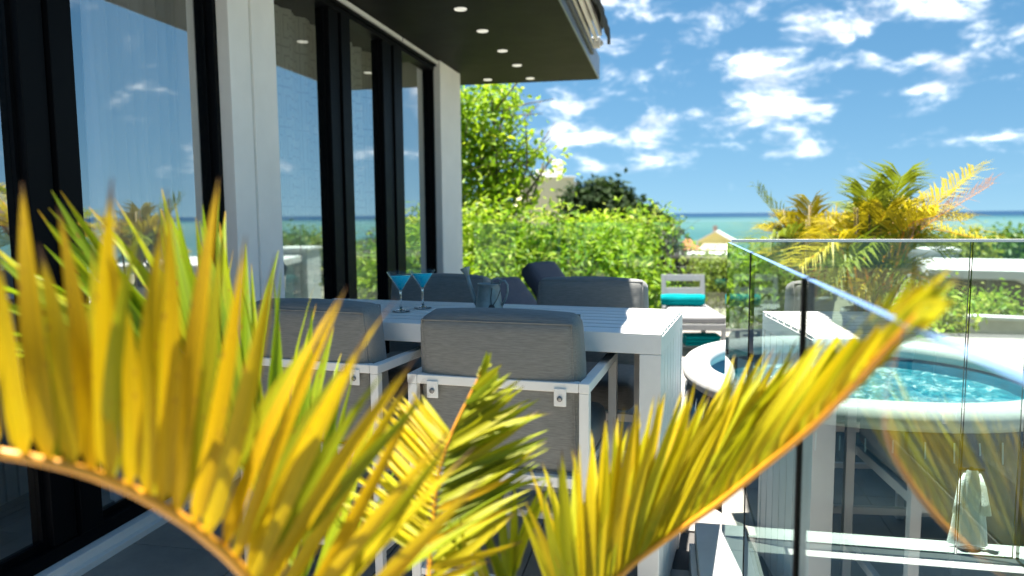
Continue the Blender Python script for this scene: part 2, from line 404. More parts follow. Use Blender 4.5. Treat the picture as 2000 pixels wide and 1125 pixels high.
# ================================================================== SETTING
# ground: an island slope falling to the sea
def build_ground():
    vs = []; fs = []
    rad = [0, 6, 12, 18, 26, 38, 55, 80, 115, 160, 220, 300, 400, 520, 700, 1000]
    n = 72
    for r in rad:
        for k in range(n):
            a = 2 * math.pi * k / n; x, y = r * math.cos(a), r * math.sin(a) + 3
            if r <= 12: z = -3.3
            else:
                t = min(1, (r - 12) / 480); z = -3.3 - 30 * t ** .8
                z += mnoise.noise(Vector((x * .02, y * .02, 0))) * min(1.5, (r - 12) * .03)
            vs.append((x, y, z))
    for i in range(len(rad) - 1):
        for k in range(n): fs.append((i * n + k, (i + 1) * n + k, (i + 1) * n + (k + 1) % n, i * n + (k + 1) % n))
    m = mat('dry_scrub_ground', (.17, .17, .09), .95, var=.4, scale=.25, col2=(.34, .30, .22), bump=.5, bscale=3)
    struct('ground', MB().add(vs, fs), m, smooth=True)
    # sea with reef shallows in turquoise and a deep blue band far out
    ms = bpy.data.materials.new('sea_water'); ms.use_nodes = True; nt = ms.node_tree; N = nt.nodes; L = nt.links; b = N['Principled BSDF']
    tc = N.new('ShaderNodeTexCoord'); ln = N.new('ShaderNodeVectorMath'); ln.operation = 'LENGTH'; L.new(tc.outputs['Object'], ln.inputs[0])
    n1 = N.new('ShaderNodeTexNoise'); n1.inputs['Scale'].default_value = .0009; n1.inputs['Detail'].default_value = 6
    L.new(tc.outputs['Object'], n1.inputs['Vector'])
    ma = N.new('ShaderNodeMath'); ma.operation = 'MULTIPLY_ADD'; L.new(n1.outputs['Fac'], ma.inputs[0]); ma.inputs[1].default_value = 2600; L.new(ln.outputs['Value'], ma.inputs[2])
    mr = N.new('ShaderNodeMapRange'); mr.inputs['From Min'].default_value = 1500; mr.inputs['From Max'].default_value = 11000; L.new(ma.outputs[0], mr.inputs['Value'])
    r = N.new('ShaderNodeValToRGB'); E = r.color_ramp.elements
    E[0].position = 0; E[0].color = (.05, .12, .122, 1); E[1].position = 1; E[1].color = (.003, .028, .07, 1)
    for p, c in ((.1, (.04, .105, .11, 1)), (.22, (.07, .14, .135, 1)), (.4, (.045, .115, .12, 1)), (.55, (.013, .06, .08, 1)), (.7, (.005, .034, .072, 1))):
        e = E.new(p); e.color = c
    L.new(mr.outputs[0], r.inputs[0]); L.new(r.outputs[0], b.inputs['Base Color'])
    b.inputs['Roughness'].default_value = .45; b.inputs['Specular IOR Level'].default_value = .15
    wv = N.new('ShaderNodeTexNoise'); wv.inputs['Scale'].default_value = .25; wv.inputs['Detail'].default_value = 4; L.new(tc.outputs['Object'], wv.inputs['Vector'])
    bp = N.new('ShaderNodeBump'); bp.inputs['Strength'].default_value = .3; bp.inputs['Distance'].default_value = 1; L.new(wv.outputs['Fac'], bp.inputs['Height']); L.new(bp.outputs[0], b.inputs['Normal'])
    S = 60000
    struct('sea', MB().add([(-S, -S, 0), (S, -S, 0), (S, S, 0), (-S, S, 0)], [(0, 1, 2, 3)]), ms, loc=(0, 0, -32))
    # low wooded headland on the horizon
    mb = MB(); vs = []; fs = []; n = 40
    c = at(1235, 420, 2600)
    for i in range(n):
        t = i / (n - 1); x = c.x - 620 + 820 * t
        h = 9 + 20 * max(0, 1 - t * 1.05) ** .8 + 3 * mnoise.noise(Vector((t * 14, 0, 0)))
        if t > .97: h = 1
        vs += [(x, c.y - 60, -33), (x, c.y, -32 + h), (x, c.y + 120, -33)]
    for i in range(n - 1):
        for k in range(2): fs.append((i * 3 + k, (i + 1) * 3 + k, (i + 1) * 3 + k + 1, i * 3 + k + 1))
    struct('headland', mb.add(vs, fs), mat('distant_woods', (.02, .05, .06), .95, var=.3, scale=.05), smooth=True)


build_ground()

# terrace: slab with separate tiles, stairwell cut out on the right
SLAB_X0, SLAB_X1, SLAB_Y0, SLAB_Y1 = -2.36, 4.6, -4.0, 9.75
WX0, WX1, WY1 = .37, 1.30, 2.90          # stairwell opening
mb = MB()
mb.box(SLAB_X0, WX0, SLAB_Y0, SLAB_Y1, -.3, -.012); mb.box(WX0, SLAB_X1, WY1, SLAB_Y1, -.3, -.012); mb.box(WX1, SLAB_X1, SLAB_Y0, WY1, -.3, -.012); mb.box(WX0 + .001, WX1 - .001, SLAB_Y0, -1.0, -.3, .0)
terrace = struct('terrace_floor', mb, M['grout'])
ts = .6; tile_meshes = []
for i in range(3):
    q = MB().box(0, ts - .005, 0, ts - .005, -.02, 0)
    o = q.build('tile', M['tile'], terrace, bevel=.0015); tile_meshes.append(o)
first = list(tile_meshes)
nx = int((SLAB_X1 - SLAB_X0) / ts); ny = int((SLAB_Y1 - .4) / ts)
cnt = 0
for i in range(nx):
    for j in range(-1, ny):
        x = SLAB_X0 + .01 + i * ts; y = .4 + j * ts
        if x + ts > .137 and x < WX1 + .2 and y < 3.14: continue
        o = first.pop() if first else random.choice(tile_meshes).copy()
        if o.name not in COL.objects: COL.objects.link(o)
        o.location = (x, y, random.uniform(-.0006, .0006)); o.rotation_euler.z = 0; cnt += 1
mb = MB().box(SLAB_X0, .136, SLAB_Y0, -.22, -.02, -.001).box(.0, 0, 0, 0, 0, 0)
mb = MB().box(SLAB_X0, .136, SLAB_Y0, -.23, -.02, 0)
mb.build('tile', M['tile'], terrace)
mb = MB().box(.045, .135, -.2, 3.0, -.02, 0); mb.build('tile', M['tile'], terrace)
struct('retaining_wall', MB().box(SLAB_X0 - 6, SLAB_X1 - .02, SLAB_Y1 - .22, SLAB_Y1 - .02, -3.5, -.31).box(SLAB_X1 - .2, SLAB_X1 - .03, SLAB_Y0, SLAB_Y1 - .23, -3.5, -.31), M['white_wall'])

# kerb round the stairwell
kz = .15
mb = MB()
mb.box(.137, .243, -4, 3.14, -.02, kz); mb.box(.2475, .365, -4, 2.896, -.3, kz)
struct('kerb', mb, M['curb'], bevel=.004)
mb = MB(); mb.box(.2475, 1.45, 3.026, 3.14, -.02, kz); mb.box(.2475, 1.45, 2.90, 3.0215, -.3, kz)
struct('kerb', mb, M['curb'], bevel=.004)
mb = MB(); mb.box(1.30, 1.45, -4, 2.897, -.3, kz)
struct('kerb', mb, M['curb'], bevel=.004)
struct('plinth', MB().box(.112, .1355, -4, 3.04, .0, .10), M['curb'], bevel=.003)
mb = MB()
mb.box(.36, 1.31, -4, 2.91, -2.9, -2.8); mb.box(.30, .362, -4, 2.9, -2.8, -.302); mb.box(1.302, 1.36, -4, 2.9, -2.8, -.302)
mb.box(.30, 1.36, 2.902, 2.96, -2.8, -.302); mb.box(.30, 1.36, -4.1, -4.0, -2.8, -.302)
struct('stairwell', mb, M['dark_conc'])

# ================================================================== VILLA
FX = -2.40            # outer face of the frames
GX = -2.47            # glass plane
villa = thing('villa', 'modern white villa with black framed glass doors and dark overhanging roof', 'house', (-2.4, 4, 0))
VP = Matrix.Translation((2.4, -4, 0))


def vb(): return MB()


def vpart(mb, name, m, parent=None, **k):
    """villa parts are written in terrace coordinates"""
    mb.v = [(x + 2.4, y - 4, z) for x, y, z in mb.v]
    return mb.build(name, m, parent or villa, **k)


SZ = 3.07
# white column between the two door banks
mb = MB(); mb.box(-2.75, -2.33, 3.745, 3.955, 0, SZ - .004)
mb.box(-2.75, -2.345, 3.955, 3.98, 0, SZ - .004); mb.box(-2.75, -2.33, 3.98, 4.245, 0, SZ - .004)
vpart(mb, 'white_column', M['white_wall'], bevel=.006)
vpart(MB().box(-3.2, -2.33, 7.64, 8.42, 0, SZ - .004), 'end_wall', M['white_wall'], bevel=.006)
# frames: vertical members (y0,y1), panes between
posts = [(-3.2, -2.95), (-1.05, -.75), (.75, 1.05), (2.45, 2.70), (3.705, 3.743)]
posts2 = [(4.25, 4.27), (5.15, 5.49), (6.20, 6.64), (7.60, 7.635)]
for grp, y0, y1 in ((posts, -3.2, 3.743), (posts2, 4.25, 7.635)):
    vpart(MB().box(FX - .11, FX + .005, y0, y1, 2.965, 3.0), 'header', M['frame'], bevel=.003)
    vpart(MB().box(FX - .11, FX + .003, y0, y1, .07, .13), 'bottom_rail', M['frame'], bevel=.003)
    for i, (a, b) in enumerate(grp):
        mb = MB()
        if b - a > .2:   # two meeting stiles with a shadow gap
            mid = a + (b - a) * .5
            mb.box(FX - .11, FX - .004, a, mid - .006, .132, 2.963); mb.box(FX - .11, FX + .012, mid + .006, b, .132, 2.963)
            mb.box(FX - .1, FX - .03, mid - .006, mid + .006, .132, 2.963)
        else: mb.box(FX - .11, FX, a, b, .132, 2.963)
        vpart(mb, 'door_frame', M['frame'], bevel=.004)
    for (a, b), (c, d) in zip(grp[:-1], grp[1:]):
        pn = vpart(MB().box(GX - .012, GX + .012, b, c, .131, 2.964), 'glass_pane', M['winglass'])
        mb = MB()
        for (u, v) in ((b, b + .018), (c - .018, c)): mb.box(GX + .013, GX + .03, u, v, .131, 2.964)
        mb.box(GX + .013, GX + .03, b + .018, c - .018, .131, .16)
        g = vpart(mb, 'glazing_bead', M['frame'], pn)
vpart(MB().box(FX - .1, FX + .03, -3.2, 7.635, 3.003, SZ - .003), 'head_trim', M['frame'])
# pale strip running under the soffit, in two lengths
for a, b in ((-3.2, 6.55), (6.58, 7.635)):
    vpart(MB().box(FX + .032, FX + .05, a, b, 3.025, 3.058), 'strip_light', mat('pale_strip', (.75, .75, .73), .5))
vpart(MB().box(FX - .14, FX + .045, -3.2, 3.743, 0, .068), 'threshold', M['white_wall'], bevel=.004)
vpart(MB().box(FX - .14, FX + .045, 4.247, 7.637, 0, .068), 'threshold', M['white_wall'], bevel=.004)
vpart(MB().box(FX + .047, FX + .075, -3.2, 3.743, 0, .03), 'threshold', M['white_wall'], bevel=.003)
# roof overhang
roof = vpart(MB().box(-7.5, -.815, 2.25, 9.15, SZ, SZ + .24), 'roof_overhang', M['soffit'])
vpart(MB().box(-.814, -.80, 2.25, 9.152, SZ - .003, SZ + .25), 'fascia', M['fascia'], roof)
vpart(MB().box(-7.5, -.816, 9.1505, 9.165, SZ - .003, SZ + .25), 'fascia', M['soffit'], roof)
for y in (2.6, 3.4, 4.2, 5.0, 5.82, 6.54, 7.36, 8.1, 8.9):
    l = vpart(MB().lathe([(0, SZ - .004), (.040, SZ - .004), (.048, SZ - .008), (.052, SZ - .001)], 24, T=Matrix.Translation((-1.6, y, 0))), 'downlight', M['lamp'], roof)
    l.visible_shadow = True
l = vpart(MB().lathe([(0, SZ - .004), (.040, SZ - .004), (.048, SZ - .008), (.052, SZ - .001)], 24, T=Matrix.Translation((-2.41 + .3, 8.86, 0))), 'downlight', M['lamp'], roof)
# dim room behind; opening added in the unseen back wall backlights the patterned curtains
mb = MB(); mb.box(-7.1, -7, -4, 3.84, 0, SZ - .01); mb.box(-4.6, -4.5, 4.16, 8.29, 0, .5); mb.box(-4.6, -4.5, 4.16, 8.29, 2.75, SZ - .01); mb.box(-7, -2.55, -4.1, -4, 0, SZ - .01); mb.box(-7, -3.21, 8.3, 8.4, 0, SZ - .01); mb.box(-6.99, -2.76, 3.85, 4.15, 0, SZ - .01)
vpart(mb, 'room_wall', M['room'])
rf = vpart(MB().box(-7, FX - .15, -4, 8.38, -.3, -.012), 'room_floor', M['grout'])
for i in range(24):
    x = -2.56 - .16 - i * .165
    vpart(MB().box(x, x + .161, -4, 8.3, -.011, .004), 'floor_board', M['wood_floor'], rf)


def curtain(name, label, y0, y1, x, z0, z1, m, folds, amp, group=None):
    n = folds * 14; vs = []; fs = []
    rows = 10
    for r_ in range(rows + 1):
        z = z0 + (z1 - z0) * r_ / rows
        for i in range(n + 1):
            t = i / n; ph = t * folds * 2 * math.pi + .5 * math.sin(t * 9.1)
            k = amp * (1 + .25 * math.sin(z * 1.3 + t * 5))
            vs.append((x + k * math.sin(ph) + .35 * k * math.sin(2.3 * ph + z * .4), y0 + (y1 - y0) * t + .25 * k * math.cos(ph), z))
    for r_ in range(rows):
        for i in range(n): a = r_ * (n + 1) + i; fs.append((a, a + 1, a + n + 2, a + n + 1))
    return tag(MB().add(vs, fs).build(name, m, smooth=True), label, 'curtain', group)


def sheer(name, col, op, pattern=False):
    m = bpy.data.materials.new(name); m.use_nodes = True; nt = m.node_tree; N = nt.nodes; L = nt.links; b = N['Principled BSDF']
    b.inputs['Base Color'].default_value = (*col, 1); b.inputs['Roughness'].default_value = .9; b.inputs['Specular IOR Level'].default_value = .1
    t = N.new('ShaderNodeBsdfTranslucent'); t.inputs[0].default_value = (*col, 1)
    mx = N.new('ShaderNodeMixShader'); mx.inputs[0].default_value = .5 if pattern else .2; L.new(b.outputs[0], mx.inputs[1]); L.new(t.outputs[0], mx.inputs[2])
    tr = N.new('ShaderNodeBsdfTransparent'); mx2 = N.new('ShaderNodeMixShader'); mx2.inputs[0].default_value = op
    L.new(tr.outputs[0], mx2.inputs[1]); L.new(mx.outputs[0], mx2.inputs[2]); L.new(mx2.outputs[0], N['Material Output'].inputs[0])
    if pattern:   # woven trellis of elongated cells
        tc = N.new('ShaderNodeTexCoord'); mp = N.new('ShaderNodeMapping'); mp.inputs['Scale'].default_value = (0.01, 7.5, 3.6); L.new(tc.outputs['Object'], mp.inputs[0])
        v = N.new('ShaderNodeTexVoronoi'); v.feature = 'DISTANCE_TO_EDGE'; v.inputs['Scale'].default_value = 1.0; v.inputs['Randomness'].default_value = .0
        sh = N.new('ShaderNodeSeparateXYZ'); L.new(mp.outputs[0], sh.inputs[0])
        fl = N.new('ShaderNodeMath'); fl.operation = 'FLOOR'; L.new(sh.outputs[1], fl.inputs[0])
        hm = N.new('ShaderNodeMath'); hm.operation = 'MULTIPLY_ADD'; L.new(fl.outputs[0], hm.inputs[0]); hm.inputs[1].default_value = .5; L.new(sh.outputs[2], hm.inputs[2])
        cb = N.new('ShaderNodeCombineXYZ'); L.new(sh.outputs[1], cb.inputs[0]); L.new(hm.outputs[0], cb.inputs[1]); L.new(cb.outputs[0], v.inputs['Vector'])
        v.voronoi_dimensions = '2D'
        w = N.new('ShaderNodeMath'); w.operation = 'PINGPONG'; w.inputs[1].default_value = .11; L.new(v.outputs['Distance'], w.inputs[0])
        r = N.new('ShaderNodeValToRGB'); r.color_ramp.elements[0].position = .015; r.color_ramp.elements[1].position = .035
        r.color_ramp.elements[0].color = tuple(c * .55 for c in col) + (1,); r.color_ramp.elements[1].color = (*col, 1)
        L.new(w.outputs[0], r.inputs[0]); L.new(r.outputs[0], b.inputs['Base Color'])
    return m


M['sheer'] = sheer('white_voile', (.9, .9, .9), .8)
M['pattern'] = sheer('trellis_curtain', (.78, .82, .76), .97, True)
curtain('curtain', 'sheer white curtain gathered in folds behind the large left door', 3.12, 3.8, -2.70, .03, 3.0, M['sheer'], 8, .045)
curtain('curtain', 'pale trellis patterned curtain behind the glass beside the white column', 4.30, 5.44, -2.62, .03, 2.90, M['pattern'], 4, .018)
curtain('curtain', 'pale trellis patterned curtain behind the middle narrow glass door', 5.5, 6.55, -2.62, .03, 2.90, M['pattern'], 5, .025)
curtain('curtain', 'pale trellis patterned curtain drawn halfway behind the farthest narrow door', 6.70, 7.20, -2.62, .03, 2.90, M['pattern'], 3, .03)

# awning folded against the fascia
aw = thing('awning', 'retracted awning with pale bars and dark scalloped valance along roof edge', 'awning', (-.7, 8.15, 3.2))
def ab(mb, name, m, **k):
    mb.v = [(x + .7, y - 8.15, z - 3.2) for x, y, z in mb.v]; return mb.build(name, m, aw, **k)
Y0A, Y1A = 2.3, 8.1
ab(MB().box(-.797, -.765, Y0A, Y1A, 3.14, 3.19), 'mounting_rail', mat('dark_rail', (.07, .075, .085), .5), bevel=.004)
ab(MB().box(-.795, -.757, Y0A, Y1A - .05, 3.20, 3.25), 'folding_arm', M['alu'], bevel=.01)
ab(MB().box(-.752, -.716, Y0A, Y1A - .08, 3.255, 3.305), 'folding_arm', M['white_metal'], bevel=.01)
ab(MB().box(-.711, -.672, Y0A, Y1A - .12, 3.30, 3.36), 'front_bar', M['white_metal'], bevel=.01)
ab(MB().box(-.80, -.70, Y1A - .04, Y1A, 3.20, 3.315), 'end_bracket', M['white_metal'], bevel=.012)
ab(MB().box(-.80, -.66, Y0A, Y1A - .06, 3.475, 3.49), 'sun_block_cover', M['fascia'])  # added to stop sun leaking between fascia and front bar
ab(MB().box(-.799, -.789, Y0A, Y1A - .06, 3.3, 3.474), 'sun_block_plate', M['fascia'])  # added to close the slit of sun above the roof edge
ab(MB().lathe([(.0, 0), (.028, 0), (.03, .03), (.012, .05), (0, .05)], 14, T=TR(-.70, Y1A + .0, 3.26, R(-90))), 'pivot', M['alu'])
ab(MB().tube([(-.70, Y0A, 3.415), (-.70, Y1A - .1, 3.415)], .052, 14), 'fabric_roll', mat('charcoal_canvas', (.028, .03, .026), .9, var=.2, bump=.3))
vs = []; fs = []; n = 220; ys = np.linspace(Y0A, Y1A - .1, n)
for i, y in enumerate(ys):
    sc_ = abs(math.sin((Y1A - .1 - y) * math.pi / .75 + .5)) ** .7
    zb = 3.27 - .09 * sc_
    for k in range(5):
        t = k / 4; vs.append((-.668 + .075 * math.sin(min(1, t * 1.6) * 1.57) + .012 * math.sin(y * 15) * t, y, 3.47 + (zb - 3.47) * t ** 1.5))
for i in range(n - 1):
    for k in range(4): a = i * 5 + k; fs.append((a, a + 1, a + 6, a + 5))
v = ab(MB().add(vs, fs), 'valance', bpy.data.materials['charcoal_canvas'], smooth=True)
sm = v.modifiers.new('thickness', 'SOLIDIFY'); sm.thickness = .004

# ================================================================== GLASS RAILINGS
GT = 1.345


def glass_panel(parent, x0, x1, y0, y1, z0=kz + .002, z1=GT, axis='y'):
    mb = MB(); mb.box(x0, x1, y0, y1, z0, z1)
    # faces: bottom, top, y0, x1, y1, x0
    mb.m = [1, 2, 1, 0, 1, 0] if axis == 'y' else [1, 2, 0, 1, 0, 1]
    o = mb.build('glass_panel', [M['railglass'], M['glassedge'], M['glasstop']], parent)
    return o


rail = thing('glass_railing', 'frameless glass railing running towards the camera beside the stairwell', 'railing', (.245, 3.0, kz))
def rp(o, root):
    o.location = -Vector(root.location); return o
GXR = .238
for a, b in ((2.215, 3.015), (1.372, 2.195), (-.6, 1.352), (-2.5, -.62)):
    rp(glass_panel(rail, GXR, GXR + .012, a, b), rail)
for y, sa, sb in ((2.205, -.001, .008), (1.362, -.004, .015), (-.61, -.002, .0125)):
    rp(MB().box(GXR + sa, GXR + sb, y - .0095, y + .0095, kz + .001, GT + .001).build('joint_seal', M['rubber'], rail), rail)
rail2 = thing('glass_railing', 'frameless glass railing across the stairwell in front of the hot tub', 'railing', (.7, 3.02, kz))
for a, b in ((.252, 1.10), (1.108, 1.30)):
    rp(glass_panel(rail2, a, b, 3.012, 3.024, axis='x'), rail2)
rp(MB().box(.252, 1.30, 3.010, 3.026, GT + .0005, GT + .011).build('top_cap', M['white_metal'], rail2), rail2)
rail3 = thing('glass_railing', 'frameless glass railing on the far right side of the stairwell', 'railing', (1.31, 3.0, kz))
for a, b in ((1.7, 3.005), (.2, 1.68), (-1.6, .18)):
    rp(glass_panel(rail3, 1.305, 1.317, a, b), rail3)
rail4 = thing('glass_railing', 'long frameless glass railing along the far terrace edge before the shrubs', 'railing', (-1, 9.6, 0))
for k in range(3):
    rp(glass_panel(rail4, -2.5 + k * 1.3, -2.5 + k * 1.3 + 1.285, 9.6, 9.612, z0=.0, axis='x'), rail4)

# ================================================================== BAR TABLE
th = R(-7.2)
table = thing('bar_table', 'long white slatted aluminium bar table with solid slatted end panels', 'table', (-.009, 2.546, 0), th)
L_, W_, HT = 1.70, .675, 1.05
fr = .072
def tb(mb, name, parent=table, **k): return mb.build(name, M['white_metal'], parent, bevel=k.pop('bevel', .003), **k)
tb(MB().box(-L_, 0, 0, .03, HT - fr, HT), 'apron'); tb(MB().box(-L_, 0, W_ - .03, W_, HT - fr, HT), 'apron')
tb(MB().box(-.03, 0, .0305, W_ - .0305, HT - fr, HT - .012), 'apron'); tb(MB().box(-L_, -L_ + .03, .0305, W_ - .0305, HT - fr, HT - .012), 'apron')
ns = 7; sw = (W_ - .062) / ns
for i in range(ns):
    y = .031 + i * sw
    tb(MB().box(-L_ + .004, -.004, y + .0085, y + sw - .0085, HT - .018, HT - .001), 'top_slat')
MB().box(-L_ + .031, -.031, .0305, W_ - .0305, HT - .05, HT - .0035).build('gap_shade_inlay', M['frame'], table)  # dark inlay added so the slat gaps carry their shade as colour
for x0, x1 in ((-.075, 0), (-L_, -L_ + .075)):
    for y0, y1 in ((0, .03), (W_ - .03, W_)):
        tb(MB().box(x0, x1, y0, y1, 0, HT - fr - .001), 'leg')
    for i in range(ns):
        y = .031 + i * sw; xa, xb = (x1 - .018, x1 - .003) if x0 > -1 else (x0 + .003, x0 + .018)
        tb(MB().box(xa, xb, y + .006, y + sw - .006, .02, HT - fr - .002), 'side_slat')
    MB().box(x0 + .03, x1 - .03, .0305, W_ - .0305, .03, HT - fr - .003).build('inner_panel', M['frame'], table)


# ================================================================== BAR ARMCHAIRS
def make_chair():
    t = thing('bar_armchair', '', 'chair')
    hw, dp, ah = .29, .56, .92
    wm = M['white_metal']
    for sx in (-1, 1):
        for y in (0, dp): MB().box(sx * hw - .016, sx * hw + .016, y - .016, y + .016, 0, ah - .0165).build('leg', wm, t, bevel=.003)
        MB().box(sx * hw - .017, sx * hw + .017, -.017, dp + .017, ah - .016, ah + .016).build('arm_rail', wm, t, bevel=.003)
        MB().box(sx * hw - .012, sx * hw + .012, .018, dp - .018, .24, .27).build('side_stretcher', wm, t, bevel=.003)
    MB().box(-hw + .018, hw - .018, -.017, .017, ah - .0155, ah + .0155).build('back_rail', wm, t, bevel=.003)
    MB().box(-hw + .017, hw - .017, dp - .014, dp + .014, .24, .27).build('footrest', wm, t, bevel=.003)
    MB().box(-hw + .017, hw - .017, -.012, .012, .24, .265).build('footrest', wm, t, bevel=.003)
    mb = MB(); mb.box(-hw + .017, hw - .017, dp - .014, dp + .014, .58, .615); mb.box(-hw + .017, hw - .017, .02, .05, .58, .615)
    for sx in (-1, 1): mb.box(sx * (hw - .035) - .014, sx * (hw - .035) + .014, .052, dp - .016, .58, .614)
    mb.build('seat_frame', wm, t, bevel=.003)
    for sx in (-1, 1):
        b = MB().box(sx * .215 - .02, sx * .215 + .02, -.0235, -.0175, ah - .06, ah - .002)
        br = b.build('bracket', wm, t, bevel=.004)
        MB().lathe([(0, 0), (.008, 0), (.009, .004), (.005, .006), (0, .005)], 10, T=TR(sx * .215, -.0236, ah - .035, R(90))).build('bolt', M['bolt'], br, smooth=True)
    MB().rbox((.535, .52, .125), .04, .012, T=TR(0, .30, .678)).build('seat_cushion', M['chair_fab'], t, smooth=True)
    bc = MB().rbox((.53, .135, .50), .035, .014, T=TR(0, .075, .89, R(7))).build('back_cushion', M['chair_fab'], t, smooth=True)
    # piped seams round both faces
    mb = MB()
    for fy in (-.0595, .0595):
        pts = []
        for a, b in ((-1, -1), (1, -1), (1, 1), (-1, 1), (-1, -1)):
            pts.append(Vector((a * .252, fy, b * .238)))
        full = []
        for p, q in zip(pts[:-1], pts[1:]):
            for i in range(8): full.append(p.lerp(q, i / 8))
        full.append(pts[-1])
        mb.tube([(TR(0, .075, .89, R(7)) @ p) for p in full], .0035, 6)
    mb.build('piping', M['chair_fab'], bc, smooth=True)
    return t


ch = make_chair()
chairs = [(-.529, 2.297, R(-5), 'grey cushioned bar armchair in the middle, seen from behind with bolted back rail'),
          (-1.285, 2.475, R(-8), 'grey cushioned bar armchair half hidden by palm leaves at table left end'),
          (-.345, 3.70, R(180 - 5), 'grey cushioned bar armchair across the table beside the sunlit table end'),
          (-1.16, 3.82, R(180 - 4), 'grey cushioned bar armchair across the table behind the blue cocktails')]
for i, (x, y, rz, lab) in enumerate(chairs):
    o = ch if i == 0 else copy_tree(ch)
    o.location = (x, y, 0); o.rotation_euler.z = rz; tag(o, lab, 'chair', 'armchairs around the bar table')

# ================================================================== TABLE THINGS
mt = glass_mat('thin_bowl_glass', (.95, .98, .985), 1.5, double=False)
mg = bpy.data.materials.new('clear_stemware'); mg.use_nodes = True
_g = mg.node_tree.nodes['Principled BSDF']; _g.inputs['Transmission Weight'].default_value = 1; _g.inputs['Roughness'].default_value = 0; _g.inputs['IOR'].default_value = 1.45; _g.inputs['Base Color'].default_value = (.98, 1, 1, 1)
ml = bpy.data.materials.new('blue_cocktail'); ml.use_nodes = True
_b = ml.node_tree.nodes['Principled BSDF']; _b.inputs['Base Color'].default_value = (.02, .68, .9, 1); _b.inputs['Roughness'].default_value = .05
_b.inputs['Transmission Weight'].default_value = .0
_b.inputs['Subsurface Weight'].default_value = .6; _b.inputs['Subsurface Radius'].default_value = (.01, .03, .04); _b.inputs['Subsurface Scale'].default_value = 1.0; _b.inputs['IOR'].default_value = 1.2
def martini(loc, label, rz=0):
    t = thing('cocktail_glass', label, 'cocktail', loc, rz, 'blue cocktails on the table')
    MB().lathe([(.0, .0), (.038, .0015), (.039, .003), (.02, .007), (.006, .012), (.0042, .03), (.0038, .07), (.0048, .083), (.008, .09), (.0035, .0905), (0, .0905)], 40).build('stem', mg, t, smooth=True)
    MB().lathe([(0, .0905), (.006, .091), (.054, .166), (.0565, .171), (.0572, .1712), (.0568, .168), (.0075, .088), (0, .0875)], 48).build('bowl', mt, t, smooth=True)
    MB().lathe([(0, .0925), (.0055, .093), (.044, .1515), (.0435, .1535), (0, .1530)], 40).build('drink', ml, t, smooth=True)
    return t
martini((-1.102, 2.985, 1.0505), 'martini glass of blue cocktail, left one of the pair on the table')
martini((-1.045, 3.107, 1.0505), 'martini glass of blue cocktail, right one standing slightly behind the other', 1.0)

wc = thing('watering_can', 'small weathered zinc watering can with tall spout on the bar table', 'watering can', (-.715, 2.985, 1.0505), R(-8))
def z(mb, name, m='zinc', parent=None, **k): return mb.build(name, M[m], parent or wc, smooth=True, **k)
z(MB().lathe([(0, .002), (.058, .001), (.0605, .004), (.060, .008), (.055, .04), (.047, .10), (.0455, .118), (.0475, .121), (.0475, .125), (.044, .125), (.043, .11), (.052, .02), (0, .012)], 40), 'body')
z(MB().lathe([(.0472, .119), (.0492, .1195), (.0495, .1235), (.047, .125)], 36), 'rim')
sp = [(-.05, 0, .03), (-.066, 0, .06), (-.085, 0, .115), (-.098, 0, .16)]
z(MB().tube(sp, [.011, .010, .008, .0075], 12), 'spout')
z(MB().lathe([(.0075, 0), (.012, .012), (.021, .03), (.0215, .034), (0, .037)], 20, T=TR(-.097, 0, .155, 0, R(-18))), 'rose')
z(MB().tube([(.043, .0, .115), (.052, 0, .135), (.07, 0, .138), (.082, 0, .12), (.082, 0, .09), (.072, 0, .06), (.058, 0, .035)], .0045, 10), 'handle')
z(MB().tube([(.02, -.035, .118), (.03, -.03, .145), (.045, -.015, .15), (.056, 0, .138)], .003, 8), 'top_handle')
z(MB().lathe([(0, 0), (.013, .001), (.015, .005), (.010, .009), (0, .0095)], 16, T=TR(.030, -.047, .028, R(80))), 'rosette', 'zinc_dark')
z(MB().tube([(.030, -.052, .035), (.026, -.048, .07), (.03, -.044, .11)], .0016, 6), 'wire', 'zinc_dark')
z(MB().tube([(.034, -.052, .035), (.05, -.04, .065), (.058, -.02, .10)], .0016, 6), 'wire', 'zinc_dark')

# ================================================================== HOT TUB
tub = thing('hot_tub', 'inflatable hot tub with white rim, navy sides and foaming water', 'hot tub', (1.03, 4.16, 0))
SXT, SYT = 1.0, 1.0; PW = 2.2
n = 96
def ring(rc, zc, rx, rz_, k=18): return [(rc + rx * math.cos(2 * math.pi * i / k), zc + rz_ * math.sin(2 * math.pi * i / k)) for i in range(k)]
MB().lathe(ring(.852, .605, .078, .062), n, closed=True, pw=PW).build('rim', M['vinyl_white'], tub, smooth=True)
MB().lathe([(.86, .0), (.895, .06), (.91, .2), (.91, .40), (.90, .53), (.86, .575)], n, pw=PW).build('side_wall', M['vinyl_navy'], tub, smooth=True)
MB().lathe([(.80, .58), (.765, .53), (.75, .2), (.75, .06), (0, .05)], n, pw=PW).build('liner', mat('navy_liner', (.0, .10, .17), .4, var=.2), tub, smooth=True)
mb = MB()
for k in range(60):
    a = 2 * math.pi * k / 60 + .02; c, s = math.cos(a), math.sin(a)
    c = math.copysign(abs(c) ** (2 / PW), c); s = math.copysign(abs(s) ** (2 / PW), s)
    l = random.uniform(.03, .08)
    mb.tube([(.915 * c, .915 * s, .50 - l), (.908 * c, .908 * s, .515)], .0035, 5)
tag(mb.build('seam_pleat', mat('pale_seam', (.4, .5, .55), .5), tub), kind='stuff')
